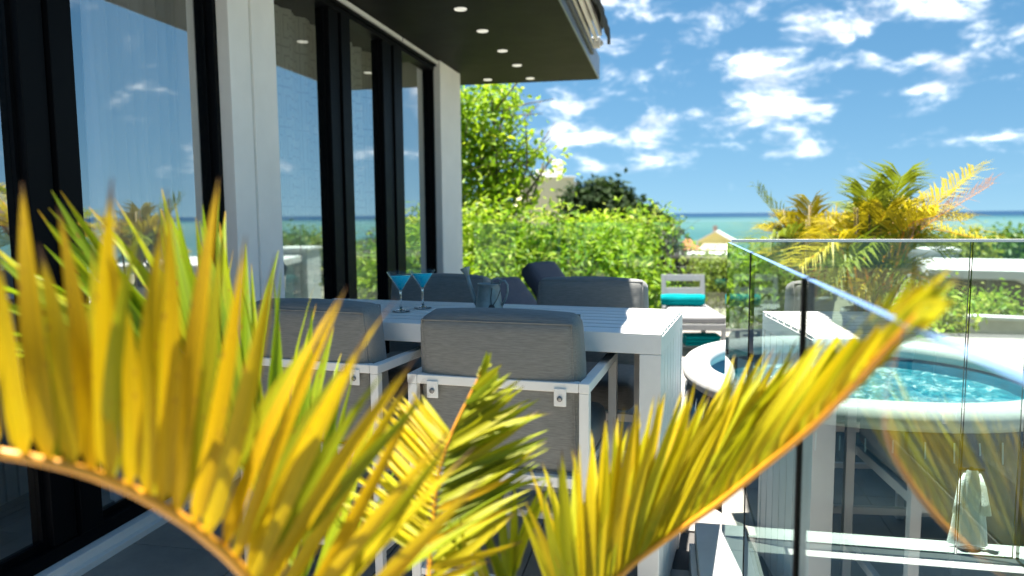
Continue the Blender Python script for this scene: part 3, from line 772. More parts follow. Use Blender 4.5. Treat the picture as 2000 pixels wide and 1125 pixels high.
# water: choppy sheet
vs = []; fs = []; nr, na = 46, 150
for i in range(nr + 1):
    r = .775 * i / nr
    for k in range(na):
        a = 2 * math.pi * k / na; c, s = math.cos(a), math.sin(a)
        c = math.copysign(abs(c) ** (2 / PW), c); s = math.copysign(abs(s) ** (2 / PW), s)
        x, y = r * c, r * s
        h = .018 * mnoise.fractal(Vector((x * 9, y * 9, 1.3)), .8, 2.1, 5) * min(1, (nr - i) / 5)
        vs.append((x, y, .505 + h))
for i in range(nr):
    for k in range(na): fs.append((i * na + k, (i + 1) * na + k, (i + 1) * na + (k + 1) % na, i * na + (k + 1) % na))
mw = bpy.data.materials.new('bubbling_water'); mw.use_nodes = True; nt = mw.node_tree; N = nt.nodes; LK = nt.links; b = N['Principled BSDF']
tc = N.new('ShaderNodeTexCoord'); nn = N.new('ShaderNodeTexNoise'); nn.inputs['Scale'].default_value = 9; nn.inputs['Detail'].default_value = 10; nn.inputs['Roughness'].default_value = .75; nn.inputs['Distortion'].default_value = 1.2
LK.new(tc.outputs['Object'], nn.inputs['Vector'])
rr = N.new('ShaderNodeValToRGB'); E = rr.color_ramp.elements; E[0].position = .42; E[0].color = (.004, .13, .20, 1); E[1].position = .68; E[1].color = (.85, .9, .9, 1)
e = E.new(.52); e.color = (.03, .25, .32, 1)
LK.new(nn.outputs['Fac'], rr.inputs[0]); LK.new(rr.outputs[0], b.inputs['Base Color']); b.inputs['Roughness'].default_value = .12
bp = N.new('ShaderNodeBump'); bp.inputs['Strength'].default_value = .7; bp.inputs['Distance'].default_value = .02; LK.new(nn.outputs['Fac'], bp.inputs['Height']); LK.new(bp.outputs[0], b.inputs['Normal'])
MB().add(vs, fs).build('water', mw, tub, smooth=True)

# small robe in place of a glass reflection, hung on an added stand
st = thing('added_stand', 'slim dark metal stand added to hold the stand-in robe behind glass', 'stand', (1.17, 3.085, kz))
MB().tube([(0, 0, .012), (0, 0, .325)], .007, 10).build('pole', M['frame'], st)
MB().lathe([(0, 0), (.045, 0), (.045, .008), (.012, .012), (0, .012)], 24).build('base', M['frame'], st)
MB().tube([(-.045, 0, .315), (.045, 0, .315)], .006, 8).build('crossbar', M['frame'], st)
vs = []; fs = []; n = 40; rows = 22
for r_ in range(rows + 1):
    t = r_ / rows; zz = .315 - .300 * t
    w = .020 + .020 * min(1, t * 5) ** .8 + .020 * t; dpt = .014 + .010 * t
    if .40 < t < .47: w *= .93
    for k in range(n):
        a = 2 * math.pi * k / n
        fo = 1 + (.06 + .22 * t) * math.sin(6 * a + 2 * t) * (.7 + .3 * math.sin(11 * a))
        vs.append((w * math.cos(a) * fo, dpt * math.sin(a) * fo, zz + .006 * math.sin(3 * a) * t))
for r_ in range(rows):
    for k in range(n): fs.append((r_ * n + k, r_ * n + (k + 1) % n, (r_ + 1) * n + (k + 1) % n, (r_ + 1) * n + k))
rb = tag(MB().add(vs, fs).build('reflection_robe', M['robe'], smooth=True, loc=(1.17, 3.085, kz)), 'small white robe standing in for a robe reflected in the glass', 'robe')
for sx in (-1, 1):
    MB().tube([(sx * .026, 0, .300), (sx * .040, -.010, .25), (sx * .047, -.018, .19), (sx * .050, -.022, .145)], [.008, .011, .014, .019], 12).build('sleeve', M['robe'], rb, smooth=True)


# ================================================================== LOUNGERS
M['lounger_metal'] = mat('shade_greyed_coat', (.36, .37, .38), .5, var=.04, scale=12)  # white metal painted grey, the shade on the backrests put into its colour


def lounger(loc, rz, label, first=None):
    t = thing('sun_lounger', label, 'sun lounger', loc, rz, 'white sun loungers before the shrubs')
    w, l = .5, 1.15
    mb = MB(); mb.box(-w / 2, w / 2, -l, -l + .05, .27, .33); mb.box(-w / 2, w / 2, -.05, 0, .27, .33)
    mb.box(-w / 2, -w / 2 + .05, -l + .051, -.051, .27, .33); mb.box(w / 2 - .05, w / 2, -l + .051, -.051, .27, .33)
    mb.build('frame', M['lounger_metal'], t, bevel=.004)
    for x in (-w / 2 + .025, w / 2 - .025):
        for y in (-l + .03, -.03): MB().box(x - .025, x + .025, y - .025, y + .025, 0, .269).build('leg', M['lounger_metal'], t, bevel=.004)
    B = TR(0, .0, .33, R(-12))
    for x in (-w / 2 + .025, w / 2 - .025): MB().box(x - .025, x + .025, 0, .03, 0, .42, T=B).build('back_post', M['lounger_metal'], t, bevel=.004)
    for z0 in (.04, .19, .345): MB().box(-w / 2 + .051, w / 2 - .051, .002, .026, z0, z0 + .075, T=B).build('back_slat', M['lounger_metal'], t, bevel=.004)
    MB().rbox((w - .01, l - .04, .075), .025, .006, T=TR(0, -l / 2, .37)).build('seat_pad', mat('light_grey_pad', (.27, .27, .28), .9, var=.05) if 'light_grey_pad' not in bpy.data.materials else bpy.data.materials['light_grey_pad'], t, smooth=True)
    for y in (-.9, -.55, -.2): MB().box(-w / 2 + .051, w / 2 - .051, y - .04, y + .04, .06, .075).build('shelf_slat', M['lounger_metal'], t)
    return t


def towel_roll(loc, rz, label, ln=.42):
    t = thing('rolled_towel', label, 'towel', loc, rz, 'teal towels on the loungers')
    prof = []
    vs = []; fs = []; n = 28; tn = 10
    for i in range(tn + 1):
        x = -ln / 2 + ln * i / tn
        for k in range(n):
            a = 2 * math.pi * k / n; r = .073 * (1 + .03 * math.sin(3 * a + i)) * (1 - .12 * (1 if i in (0, tn) else 0)); vs.append((x, r * math.cos(a), .073 + r * .93 * math.sin(a)))
    for i in range(tn):
        for k in range(n): fs.append((i * n + k, i * n + (k + 1) % n, (i + 1) * n + (k + 1) % n, (i + 1) * n + k))
    MB().add(vs, fs).build('roll', M['towel'], t, smooth=True)
    mb = MB()
    for sx in (-1, 1):
        pts = [(sx * ln / 2, (.068 - .0025 * k) * math.cos(k * .5), .073 + (.068 - .0025 * k) * .93 * math.sin(k * .5)) for k in range(26)]
        mb.tube(pts, .007, 6)
    mb.build('end_coil', M['towel'], t, smooth=True)
    return t


lounger((.22, 8.85, 0), R(8), 'white slatted sun lounger left of the glass railing with teal towel')
towel_roll((.20, 8.55, .409), R(2), 'rolled teal towel on the sun lounger left of the glass railing', .47)
lounger((1.05, 8.95, 0), R(8), 'white slatted sun lounger seen through the glass railing')
towel_roll((.86, 8.62, .409), R(2), 'rolled teal towel on the lounger seen through glass', .36)
for x, y, lab in ((.44, 7.90, 'folded teal towel on the lower shelf of the left lounger'), (1.22, 8.05, 'folded teal towel on the lower shelf of the lounger behind glass')):
    t = thing('folded_towel', lab, 'towel', (x - .06, y + .1, .0755), R(8), 'teal towels on the loungers')
    for k in range(3): MB().rbox((.36, .26, .035), .015, .004, T=TR(.004 * k, 0, .019 + k * .036)).build('fold', M['towel'], t, smooth=True)

# slate lounge chairs with raised padded backs behind the table
def lounge(loc, rz, label, w=.45, bl=.62):
    t = thing('padded_lounger', label, 'lounge chair', loc, rz, 'dark padded loungers behind the table')
    MB().rbox((w, .66, .15), .05, .012, T=TR(0, -.33, .40)).build('seat_cushion', M['dark_fab'], t, smooth=True)
    MB().rbox((w, bl, .17), .055, .012, T=TR(0, bl * .275, .42 + bl * .3, R(48))).build('back_cushion', M['dark_fab'], t, smooth=True)
    mb = MB(); mb.box(-w / 2, w / 2, -.66, .05, .27, .315); mb.build('frame', M['frame'], t, bevel=.004)
    for x in (-w / 2 + .03, w / 2 - .03):
        for y in (-.61, 0): MB().box(x - .025, x + .025, y - .025, y + .025, 0, .269).build('leg', M['frame'], t)
    MB().tube([(0, bl * .4, .40 + bl * .3), (0, .12, .30)], .015, 8).build('prop', M['frame'], t)
    return t
lounge((-.92, 5.62, 0), R(66), 'dark slate padded lounger behind the watering can with dark side showing', .48, .74)
lounge((-.72, 6.55, 0), R(62), 'dark slate padded lounger whose raised back tops the far right chair', .42, .84)


# ================================================================== VEGETATION
def leaves_mesh(name, centers, radii, n, size, m, parent=None, flat=0.0, shape=1.9, sub=9, seed=0, kind=None, droop=.3):
    """many small bent leaves gathered in clumps on the shells of several blobs"""
    g = np.random.default_rng(seed)
    C = np.array(centers, float); Rr = np.array(radii, float)
    if Rr.ndim == 1: Rr = np.repeat(Rr[:, None], 3, 1)
    wgt = (Rr[:, 0] * Rr[:, 1]); wgt = wgt / wgt.sum()
    nc = max(1, n // sub)
    b = g.choice(len(C), nc, p=wgt)
    d = g.normal(size=(nc, 3)); d /= np.linalg.norm(d, axis=1)[:, None]
    rr = g.uniform(.55, 1.08, nc)[:, None]
    P = C[b] + d * rr * Rr[b]
    P = np.repeat(P, sub, 0); D = np.repeat(d, sub, 0)
    N_ = len(P)
    P += g.normal(size=(N_, 3)) * min(size * 1.5, .28)
    nrm = D * .6 + g.normal(size=(N_, 3)) * .6 + np.array([0, 0, .55]); nrm /= np.linalg.norm(nrm, axis=1)[:, None]
    t = g.normal(size=(N_, 3)); t[:, 2] -= droop; t -= nrm * (t * nrm).sum(1)[:, None]; t /= np.linalg.norm(t, axis=1)[:, None]
    u = np.cross(nrm, t)
    s = size * g.uniform(.6, 1.35, N_)[:, None]
    V = np.empty((N_, 6, 3))
    hw = s / shape / 2 * 1.0
    V[:, 0] = P; V[:, 1] = P + t * s * .4 + u * hw + nrm * s * .08; V[:, 2] = P + t * s * .8 + u * hw * .6 - nrm * s * .02
    V[:, 3] = P + t * s * 1.05 - nrm * s * .15; V[:, 4] = P + t * s * .8 - u * hw * .6 - nrm * s * .02; V[:, 5] = P + t * s * .4 - u * hw + nrm * s * .08
    idx = np.arange(N_)[:, None] * 6
    Fq = np.concatenate([idx + np.array([[0, 1, 2, 3]]), idx + np.array([[0, 3, 4, 5]])], 1).reshape(-1, 4)
    me = bpy.data.meshes.new(name)
    me.vertices.add(N_ * 6); me.vertices.foreach_set('co', V.reshape(-1))
    me.loops.add(Fq.size); me.loops.foreach_set('vertex_index', Fq.reshape(-1).astype(np.int32))
    me.polygons.add(len(Fq)); me.polygons.foreach_set('loop_start', np.arange(0, Fq.size, 4, dtype=np.int32))
    try: me.polygons.foreach_set('loop_total', np.full(len(Fq), 4, dtype=np.int32))
    except Exception: pass
    me.materials.append(m); me.update(calc_edges=True)
    a = me.attributes.new('leafrand', 'FLOAT', 'POINT')
    lr = np.repeat(g.random(nc), sub) * .6 + g.random(N_) * .4
    a.data.foreach_set('value', np.repeat(lr, 6).astype(np.float32))
    o = bpy.data.objects.new(name, me); COL.objects.link(o)
    if parent: o.parent = parent
    if kind: o['kind'] = kind
    return o


LV = {
    'lime': leaf_mat('lime_leaves', [(.07, .17, .006), (.2, .36, .01), (.36, .5, .02), (.56, .56, .06)], .5, objrand=False, tcol=1.2),
    'hedge': leaf_mat('hedge_leaves', [(.06, .14, .008), (.18, .32, .012), (.36, .48, .02), (.62, .6, .22)], .45, objrand=False, tcol=1.2),
    'bright': leaf_mat('bright_green_leaves', [(.05, .13, .012), (.14, .28, .018), (.30, .39, .03), (.56, .54, .18)], .45, objrand=False),
    'dark': leaf_mat('dark_green_leaves', [(.006, .02, .005), (.018, .045, .008), (.05, .08, .015)], .2, objrand=False, rough=.8),
    'mid': leaf_mat('mid_green_leaves', [(.03, .09, .008), (.07, .16, .012), (.16, .24, .02)], .35, objrand=False),
    'olive': leaf_mat('olive_leaves', [(.08, .13, .01), (.2, .25, .02), (.34, .34, .05)], .4, objrand=False),
    'brown': leaf_mat('dark_bronze_leaves', [(.02, .02, .012), (.05, .05, .02), (.1, .06, .03)], .25, objrand=False),
}


def limbs(mb, base, tops, r0, seed=0):
    g = random.Random(seed)
    base = Vector(base)
    fork = base.lerp(sum((Vector(t) for t in tops), Vector()) / len(tops), .45)
    mb.tube([base, base.lerp(fork, .5) + Vector((g.uniform(-.1, .1), g.uniform(-.1, .1), 0)) * (fork - base).length * .3, fork], [r0, r0 * .8, r0 * .65], 9)
    for t in tops:
        t = Vector(t); m1 = fork.lerp(t, .5) + Vector((g.uniform(-1, 1), g.uniform(-1, 1), g.uniform(-.3, .6))) * (t - fork).length * .12
        mb.tube([fork, m1, t], [r0 * .5, r0 * .32, r0 * .12], 7)
        for k in range(3):
            q = m1.lerp(t, g.uniform(.1, .9)); e = q + Vector((g.uniform(-1, 1), g.uniform(-1, 1), g.uniform(-.2, 1))) * (t - fork).length * .28
            mb.tube([q, q.lerp(e, .5) + Vector((0, 0, .03)), e], [r0 * .16, r0 * .1, r0 * .03], 5)
    return mb


def plant(name, label, cat, base, blobs, n, size, m, trunk_r=.08, group=None, seed=0, droop=.3, shape=1.9, sub=9):
    """blobs: list of (world centre, radius or (rx,ry,rz))"""
    t = thing(name, label, cat, base, 0, group)
    b = Vector(base)
    cs = [Vector(c) - b for c, r in blobs]; rs = [(r, r, r) if isinstance(r, (int, float)) else r for c, r in blobs]
    limbs(MB(), (0, 0, 0), cs, trunk_r, seed).build('trunk' if 'tree' in name else 'stem', M['bark'], t, smooth=True)
    leaves_mesh('crown' if 'tree' in name else 'foliage', cs, rs, n, size, LV[m], t, seed=seed, droop=droop, shape=shape, sub=sub)
    return t


def gz(p, z=-3.3): return (p.x, p.y, z)


# tall lime tree beyond the wall
D = 12.6
bl = [(at(905, 200, D), .42), (at(955, 240, D), .42), (at(985, 200, D + .5), .3), (at(1010, 290, D), .30), (at(925, 300, D), .42), (at(960, 330, D), .48), (at(1005, 345, D), .3),
      (at(1062, 318, D), .12), (at(915, 390, D), .5), (at(985, 390, D - .3), .35), (at(890, 250, D), .5), (at(860, 320, D), .6), (at(960, 185, D), .25)]
plant('lime_tree', 'airy tree with yellow-green leaves rising beside the white end wall', 'tree', gz(at(880, 600, D)), bl + [(at(1045, 290, D), .13), (at(1078, 308, D), .08)], 5000, .12, 'lime', .13, seed=3, sub=7)
# bare twiggy shoots of the same tree are part of its trunk
# hedge of shrubs behind the far glass
specs = [('shrub', 'tall pale green shrub at the foot of the lime tree', 'hedge', [(925, 470, 11.6, .5), (962, 462, 11.9, .42), (995, 485, 11.8, .34), (910, 545, 11.3, .55), (975, 545, 11.2, .5)], 5200, .10, 2.2, 8),
         ('shrub', 'dense bright green shrub in the middle behind the dark loungers', 'bright', [(1035, 492, 11.4, .42), (1078, 470, 11.7, .34), (1112, 512, 11.5, .36), (1050, 555, 11.0, .5), (1130, 555, 11.2, .5)], 5600, .13, 3.4, 10),
         ('shrub', 'bright yellow-green shrub behind the far right chair', 'hedge', [(1170, 497, 11.6, .38), (1208, 478, 11.9, .3), (1250, 512, 11.8, .34), (1190, 560, 11.2, .5), (1252, 560, 11.2, .42)], 5200, .12, 3.0, 9),
         ('shrub', 'feathery fresh green shrub with fronds reaching up to the sea line', 'bright', [(1283, 468, 13.0, .26), (1262, 452, 13.2, .22), (1268, 505, 12.6, .36), (1240, 470, 13.1, .25)], 3000, .13, 3.6, 10),
         ('shrub', 'dark bronze shrub beside the orange roof', 'brown', [(1300, 490, 12.2, .16), (1298, 525, 12.0, .24), (1306, 468, 12.3, .09)], 1500, .08, 2.2, 6),
         ('shrub', 'olive green bush behind the white sun loungers', 'olive', [(1345, 550, 13.5, .32), (1380, 535, 13.8, .34), (1412, 545, 13.9, .3), (1330, 580, 13.0, .36), (1440, 550, 13.8, .42)], 5200, .09, 2.4, 9),
         ('shrub', 'pale yellow umbrella-shaped shrub against the dark trees', 'lime', [(1155, 452, 15.0, (.42, .35, .14)), (1128, 462, 15, .2), (1190, 458, 15, .2)], 1500, .11, 2.4, 7)]
for i, (nm, lab, m_, bs, n_, sz, shp, sb) in enumerate(specs):
    bl = [(at(a, b_, d), r) for a, b_, d, r in bs]
    plant(nm, lab, 'shrub', gz(bl[-1][0] * .5 + bl[0][0] * .5), bl, n_, sz, m_, .05, 'shrubs behind the far railing', seed=20 + i, sub=sb, shape=shp, droop=.7)
# dark trees in the middle distance
D = 52
for i, (lab, bs) in enumerate((('dark round tree standing right of the pale tower house', [(1165, 400, 1.5), (1195, 408, 1.5), (1140, 410, 1.5), (1185, 440, 2.2)]),
                               ('dark round tree lower and nearer the sea line', [(1235, 432, 1.3), (1262, 440, 1.1), (1225, 455, 1.6), (1275, 458, 1.2)]))):
    bl = [(at(a, b_, D), r) for a, b_, r in bs]
    plant('dark_tree', lab, 'tree', gz(bl[0][0], -7), bl, 9000, .5, 'dark', .25, 'dark trees in the middle distance', seed=40 + i, sub=7)
# green trees to the right beyond the neighbour house
for i, (lab, bs, d, m_) in enumerate((('broad green tree on the right behind the neighbour roof', [(1930, 505, 1.5), (1985, 500, 1.6), (1960, 520, 1.6), (2050, 505, 1.7)], 40, 'mid'),
                                  ('olive green tree right of the garden palm', [(1850, 500, 1.1), (1880, 500, 1.2), (1860, 525, 1.3), (1895, 520, 1.1)], 38, 'olive'),
                                  ('green tree mostly hidden behind the yellow palm', [(1690, 510, 1.4), (1740, 515, 1.4), (1640, 515, 1.3), (1700, 540, 1.5)], 42, 'mid'),
                                  ('green tree behind the grey planter', [(1500, 520, 1.3), (1550, 525, 1.4), (1590, 520, 1.3), (1470, 540, 1.2)], 40, 'olive'))):
    bl = [(at(a, b_, d), r) for a, b_, r in bs]
    plant('green_tree', lab, 'tree', gz(bl[0][0], -8), bl, 5200, .30, m_, .2, 'green trees beyond the terrace', seed=50 + i, sub=7)
# trees on the seaward side, seen mirrored in the doors
for i, (x, y) in enumerate(((16, -2), (19, 5), (22, 12), (17, -9))):
    c = Vector((x, y, -1.9))
    plant('green_tree', ('broad tree below the terrace on the seaward side', 'spreading tree beside the neighbour house', 'bushy tree in the seaward garden', 'low tree at the seaward garden end')[i], 'tree', (x, y, -4.5),
          [(c, 1.3), (c + Vector((1.2, .6, -.2)), 1.2), (c + Vector((-1, .8, -.3)), 1.1)], 3000, .26, ('mid', 'olive')[i % 2], .18, 'green trees beyond the terrace', seed=60 + i, sub=7)

# ------------------------------------------------------------------ houses
mcream = mat('cream_render', (.85, .76, .5), .85, var=.06, scale=.6)
mpale = mat('pale_render', (.82, .80, .74), .85, var=.06, scale=.6)
mglassd = mat('dark_window', (.02, .03, .035), .15, spec=.6)
h = thing('tower_house', 'pale cream tower house with chimney above the lime tree', 'house', gz(at(1085, 430, 60), -6), R(20))
def hb(x0, x1, y0, y1, z0, z1, name, m, **k): return MB().box(x0, x1, y0, y1, z0, z1).build(name, m, h, **k)
zt = at(1085, 350, 60).z + 6
hb(-3.0, 1.2, -1.5, 2.5, 0, zt, 'wall', mcream, bevel=.03); hb(1.203, 1.6, -1.45, 2.5, 0, zt - .25, 'wall', mpale, bevel=.03)
hb(-3.1, 1.3, -1.6, 2.6, zt + .003, zt + .14, 'parapet', mpale, bevel=.03)
hb(-7.5, -3.003, -1.2, 2.8, 0, zt - 2.4, 'wall', mpale, bevel=.03); hb(-7.6, -3.005, -1.3, 2.9, zt - 2.397, zt - 2.25, 'parapet', mpale)
hb(1.28, 1.52, -1.475, -1.452, zt - 2.6, zt - .9, 'window', mglassd)
MB().lathe([(.42, 0), (.42, 1.0), (.5, 1.02), (.5, 1.22), (.3, 1.35), (0, 1.36)], 20, T=TR(.2, 0, zt + .142)).build('chimney', mpale, h, smooth=True)
hb(-1.6, -.35, -.6, .6, zt + .142, zt + .7, 'roof_room', mpale, bevel=.03)

morange = mat('terracotta_tiles', (.55, .17, .06), .8, var=.25, scale=3, stretch=(1, 6, 1))
y_ = at(1395, 480, 110)
h = thing('yellow_house', 'yellow gabled house with white roof edge near the shore', 'house', (y_.x, y_.y, -12), R(-8))
zg = at(1395, 470, 110).z + 12
hb(-2.4, 2.6, 0, 6, 0, zg - .1, 'wall', mat('yellow_render', (.75, .62, .22), .85, var=.08, scale=.5))
vs = [(-2.39, -.004, zg - .1), (2.59, -.004, zg - .1), (.1, -.004, zg + 1.25), (-2.39, 6, zg - .1), (2.59, 6, zg - .1), (.1, 6, zg + 1.25)]
MB().add(vs, [(0, 1, 2), (5, 4, 3), (0, 3, 4, 1)]).build('gable', bpy.data.materials['yellow_render'], h)
for sx, xa in ((-1, -2.9), (1, 3.1)):
    MB().add([(.1, -.4, zg + 1.45), (xa, -.4, zg - .25), (xa, 6.3, zg - .25), (.1, 6.3, zg + 1.45), (.1, -.4, zg + 1.25), (xa, -.4, zg - .45), (xa, 6.3, zg - .45), (.1, 6.3, zg + 1.25)],
             [(0, 1, 2, 3), (4, 7, 6, 5), (0, 4, 5, 1), (1, 5, 6, 2), (2, 6, 7, 3), (3, 7, 4, 0)]).build('roof', mat('white_roof', (.66, .6, .55), .8, var=.1) if 'white_roof' not in bpy.data.materials else bpy.data.materials['white_roof'], h)
hb(-.3, .3, 1, 1.6, zg + 1.0, zg + 2.2, 'chimney', mat('pink_brick', (.42, .25, .22), .9, var=.2))
for xx in (-1.3, .9): hb(xx, xx + .6, -.03, -.005, zg - 1.6, zg - .6, 'window', mglassd)
y_ = at(1342, 485, 105)
h = thing('orange_roof_house', 'small house with orange hipped tile roof left of the yellow one', 'house', (y_.x, y_.y, -12), R(-5))
zg = at(1335, 487, 105).z + 12
hb(-2.2, 5.6, 0, 5, 0, zg, 'wall', mpale)
MB().add([(-1.6, -.4, zg + .01), (1.6, -.4, zg + .01), (1.6, 3.2, zg + .01), (-1.6, 3.2, zg + .01), (0, 1.3, zg + 1.75)], [(0, 1, 4), (1, 2, 4), (2, 3, 4), (3, 0, 4), (0, 3, 2, 1)]).build('roof', morange, h)
MB().add([(1.7, -.3, zg + .01), (5.9, -.3, zg + .01), (5.9, 4.5, zg + .01), (1.7, 4.5, zg + .01), (2.2, 2, zg + .7), (5.6, 2, zg + .7)], [(0, 1, 5, 4), (1, 2, 5), (2, 3, 4, 5), (3, 0, 4), (0, 3, 2, 1)]).build('roof', mat('pale_pink_roof', (.6, .45, .38), .85, var=.15), h)
for xx in (2.6, 4.2): hb(xx, xx + .7, -.03, -.005, zg - 1.5, zg - .5, 'window', mglassd)
y_ = at(1400, 505, 80)
h = thing('flat_roof_house', 'long pale flat roofed house in front of the yellow gable', 'house', (y_.x, y_.y, -9), R(-6))
zg = at(1400, 497, 80).z + 9
hb(-4.4, 4, 0, 4, 0, zg - .2, 'wall', mat('straw_render', (.62, .55, .34), .85, var=.08, scale=.5)); hb(-4.6, 4.2, -.2, 4.2, zg - .197, zg + .05, 'roof', mpale)
for xx in (-3.4, -1.6, .4, 2.4): hb(xx, xx + .8, -.03, -.004, zg - 1.6, zg - .6, 'window', mglassd)

# neighbour's white house on the right, one level down
y_ = at(1920, 560, 17)
h = thing('neighbour_house', 'white flat roofed neighbour house with dark openings and sloping stair wall', 'house', (y_.x, y_.y, -3.3), R(-14))
mnw = mat('bright_white_render', (.5, .5, .49), .8, var=.05, scale=1)
zr = y_.z + 3.3
hb(-1.15, 3.2, -.6, 4, zr + .22, zr + .42, 'roof', mnw, bevel=.01)
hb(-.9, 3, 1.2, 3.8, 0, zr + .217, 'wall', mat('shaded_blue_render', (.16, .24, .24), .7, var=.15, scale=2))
hb(-1.0, -.82, -.4, 1.197, 0, zr + .217, 'pillar', mnw)
for xx in (-.6, .35): hb(xx, xx + .8, 1.17, 1.198, zr - .9, zr + .05, 'window', mglassd)
MB().add([(.55, -.45, zr + .21), (1.9, -.45, zr - .55), (1.9, -.45, zr - .1), (1.15, -.45, zr + .21), (.55, -.3, zr + .21), (1.9, -.3, zr - .55), (1.9, -.3, zr - .1), (1.15, -.3, zr + .21)],
         [(0, 1, 2, 3), (7, 6, 5, 4), (0, 4, 5, 1), (1, 5, 6, 2), (2, 6, 7, 3), (3, 7, 4, 0)]).build('stair_wall', mnw, h)
hb(-1.4, 3.2, -1.0, -.9, zr - .50, zr - .44, 'railing_bar', mnw)
hb(-1.4, 3.2, -1.1, -.8, 0, zr - .75, 'balcony_wall', mat('grey_render', (.2, .2, .19), .85, var=.2, scale=2))
y_ = at(1835, 520, 21)
h = thing('grey_outbuilding', 'pale grey outbuilding wall between palm and green trees', 'house', (y_.x, y_.y, -3.3), R(-10))
zr = at(1835, 492, 21).z + 3.3
hb(-.7, .45, 0, 1.6, 0, zr, 'wall', mat('pale_grey_render', (.42, .44, .43), .85, var=.12, scale=1.2)); hb(-.76, .51, -.05, 1.65, zr + .003, zr + .08, 'roof', mnw)
y_ = at(1930, 640, 13)
h = thing('garden_wall', 'low pale stepped garden wall below the neighbour house', 'wall', (y_.x, y_.y, -3.3), R(-12))
zr = at(1930, 625, 13).z + 3.3
hb(-.5, 2.4, 0, .25, 0, zr, 'wall', mat('warm_grey_render', (.36, .35, .31), .85, var=.2, scale=2)); hb(-.53, 2.43, -.03, .28, zr + .003, zr + .06, 'coping', mnw)
MB().add([(-.5, -.02, zr - .3), (-2.2, -.6, zr - .05), (-2.2, -.75, zr - .05), (-.5, -.2, zr - .3), (-.5, -.02, 0), (-2.2, -.6, 0), (-2.2, -.75, 0), (-.5, -.2, 0)],
         [(0, 1, 2, 3), (7, 6, 5, 4), (0, 4, 5, 1), (1, 5, 6, 2), (2, 6, 7, 3), (3, 7, 4, 0)]).build('wall', bpy.data.materials['warm_grey_render'], h)
for i, (px, py, d, r, lab) in enumerate(((1950, 610, 14, .28, 'small leafy plant on top of the low garden wall'), (1915, 612, 14.4, .2, 'tiny leafy plant beside the taller one on the garden wall'),
                                     (1830, 600, 12, .3, 'leafy shrub below the sloping garden wall'), (1812, 640, 9.5, .22, 'low green plant behind the hot tub'), (1765, 650, 9, .2, 'low green plant next to the palm stems'))):
    p = at(px, py, d)
    plant('garden_plant', lab, 'plant', (p.x, p.y, p.z - (.55 if py < 612 else .8)), [(p, r), (p + Vector((r * .8, 0, -r * .3)), r * .7), (p + Vector((-r * .8, .1, -r * .2)), r * .7)], 700, .11, 'bright' if i != 3 else 'olive', .02, 'garden plants', seed=80 + i, sub=5)


# ------------------------------------------------------------------ palms
def leaflet_mesh(bend, twist, sway=0.0, n=9):
    """unit leaflet along +Y, width 1 along X, folded along the midrib"""
    vs = []; fs = []
    for i in range(n + 1):
        t = i / n
        w = .5 * min(1, (t / .12) ** .6 + .12 if t < .12 else 1) * (1 - max(0, (t - .45) / .55) ** 1.7)
        w = max(w, .02)
        zc = -bend * t * t; a = twist * t
        for sx, up in ((-1, .22), (0, 0), (1, .22)):
            x = sx * w
            zz = up * w * .12
            vs.append((x * math.cos(a) + sway * (t * t - .6 * t), t, zc + zz + x * math.sin(a) * .1))
    for i in range(n):
        for k in range(2): a = i * 3 + k; fs.append((a, a + 1, a + 4, a + 3))
    me = bpy.data.meshes.new('leaflet'); me.from_pydata(vs, [], fs); me.polygons.foreach_set('use_smooth', [True] * len(fs)); me.update()
    return me


LMESH = [(.04, -.5, .8), (.12, .5, -.8), (.22, -.4, -.4), (.10, .6, 1.4), (.3, .4, .4), (.16, -.6, -1.4)]
TIPB = (.10, .055, .03)
PM = {
    'yellow': leaf_mat('yellow_palm_leaf', [(.58, .34, .004), (.64, .40, .004), (.60, .43, .005), (.44, .39, .006)], .42, TIPB, .5, .4, tcol=1.15, tipstart=.9),
    'gold': leaf_mat('golden_palm_leaf', [(.60, .41, .006), (.64, .49, .008), (.52, .48, .01), (.36, .40, .01)], .42, TIPB, .5, .4, tcol=1.15, tipstart=.96),
    'green': leaf_mat('green_palm_leaf', [(.16, .27, .006), (.26, .38, .008), (.36, .44, .01), (.48, .46, .01)], .45, (.5, .3, .02), .5, .4, tcol=1.2, tipstart=.96),
    'mixed': leaf_mat('mixed_palm_leaf', [(.16, .24, .006), (.27, .32, .008), (.38, .38, .008), (.55, .42, .01)], .42, TIPB, .5, .4, tcol=1.15, tipstart=.97),
}
PMESH = {}
for k in PM:
    PMESH[k] = []
    for b, t, w_ in LMESH:
        me = leaflet_mesh(b, t, w_); me.materials.append(PM[k]); PMESH[k].append(me)

palm = thing('potted_palm', 'areca palm with yellowing fronds close to the camera', 'palm', (-.08, 1.02, 0))
MB().lathe([(0, .0), (.15, .0), (.16, .02), (.20, .36), (.215, .37), (.215, .40), (.19, .40), (.18, .37), (0, .36)], 32).build('planter', M['pot'], palm, smooth=True)
PO = Vector((-.08, 1.02, 0))


def catmull(pts, n):
    out = []
    P = [pts[0] * 2 - pts[1]] + pts + [pts[-1] * 2 - pts[-2]]
    for i in range(1, len(P) - 2):
        for k in range(n):
            t = k / n; a, b, c, d = P[i - 1], P[i], P[i + 1], P[i + 2]
            out.append(.5 * ((2 * b) + (c - a) * t + (2 * a - 5 * b + 4 * c - d) * t * t + (3 * b - a - 3 * c + d) * t ** 3))
    out.append(P[-2]); return out


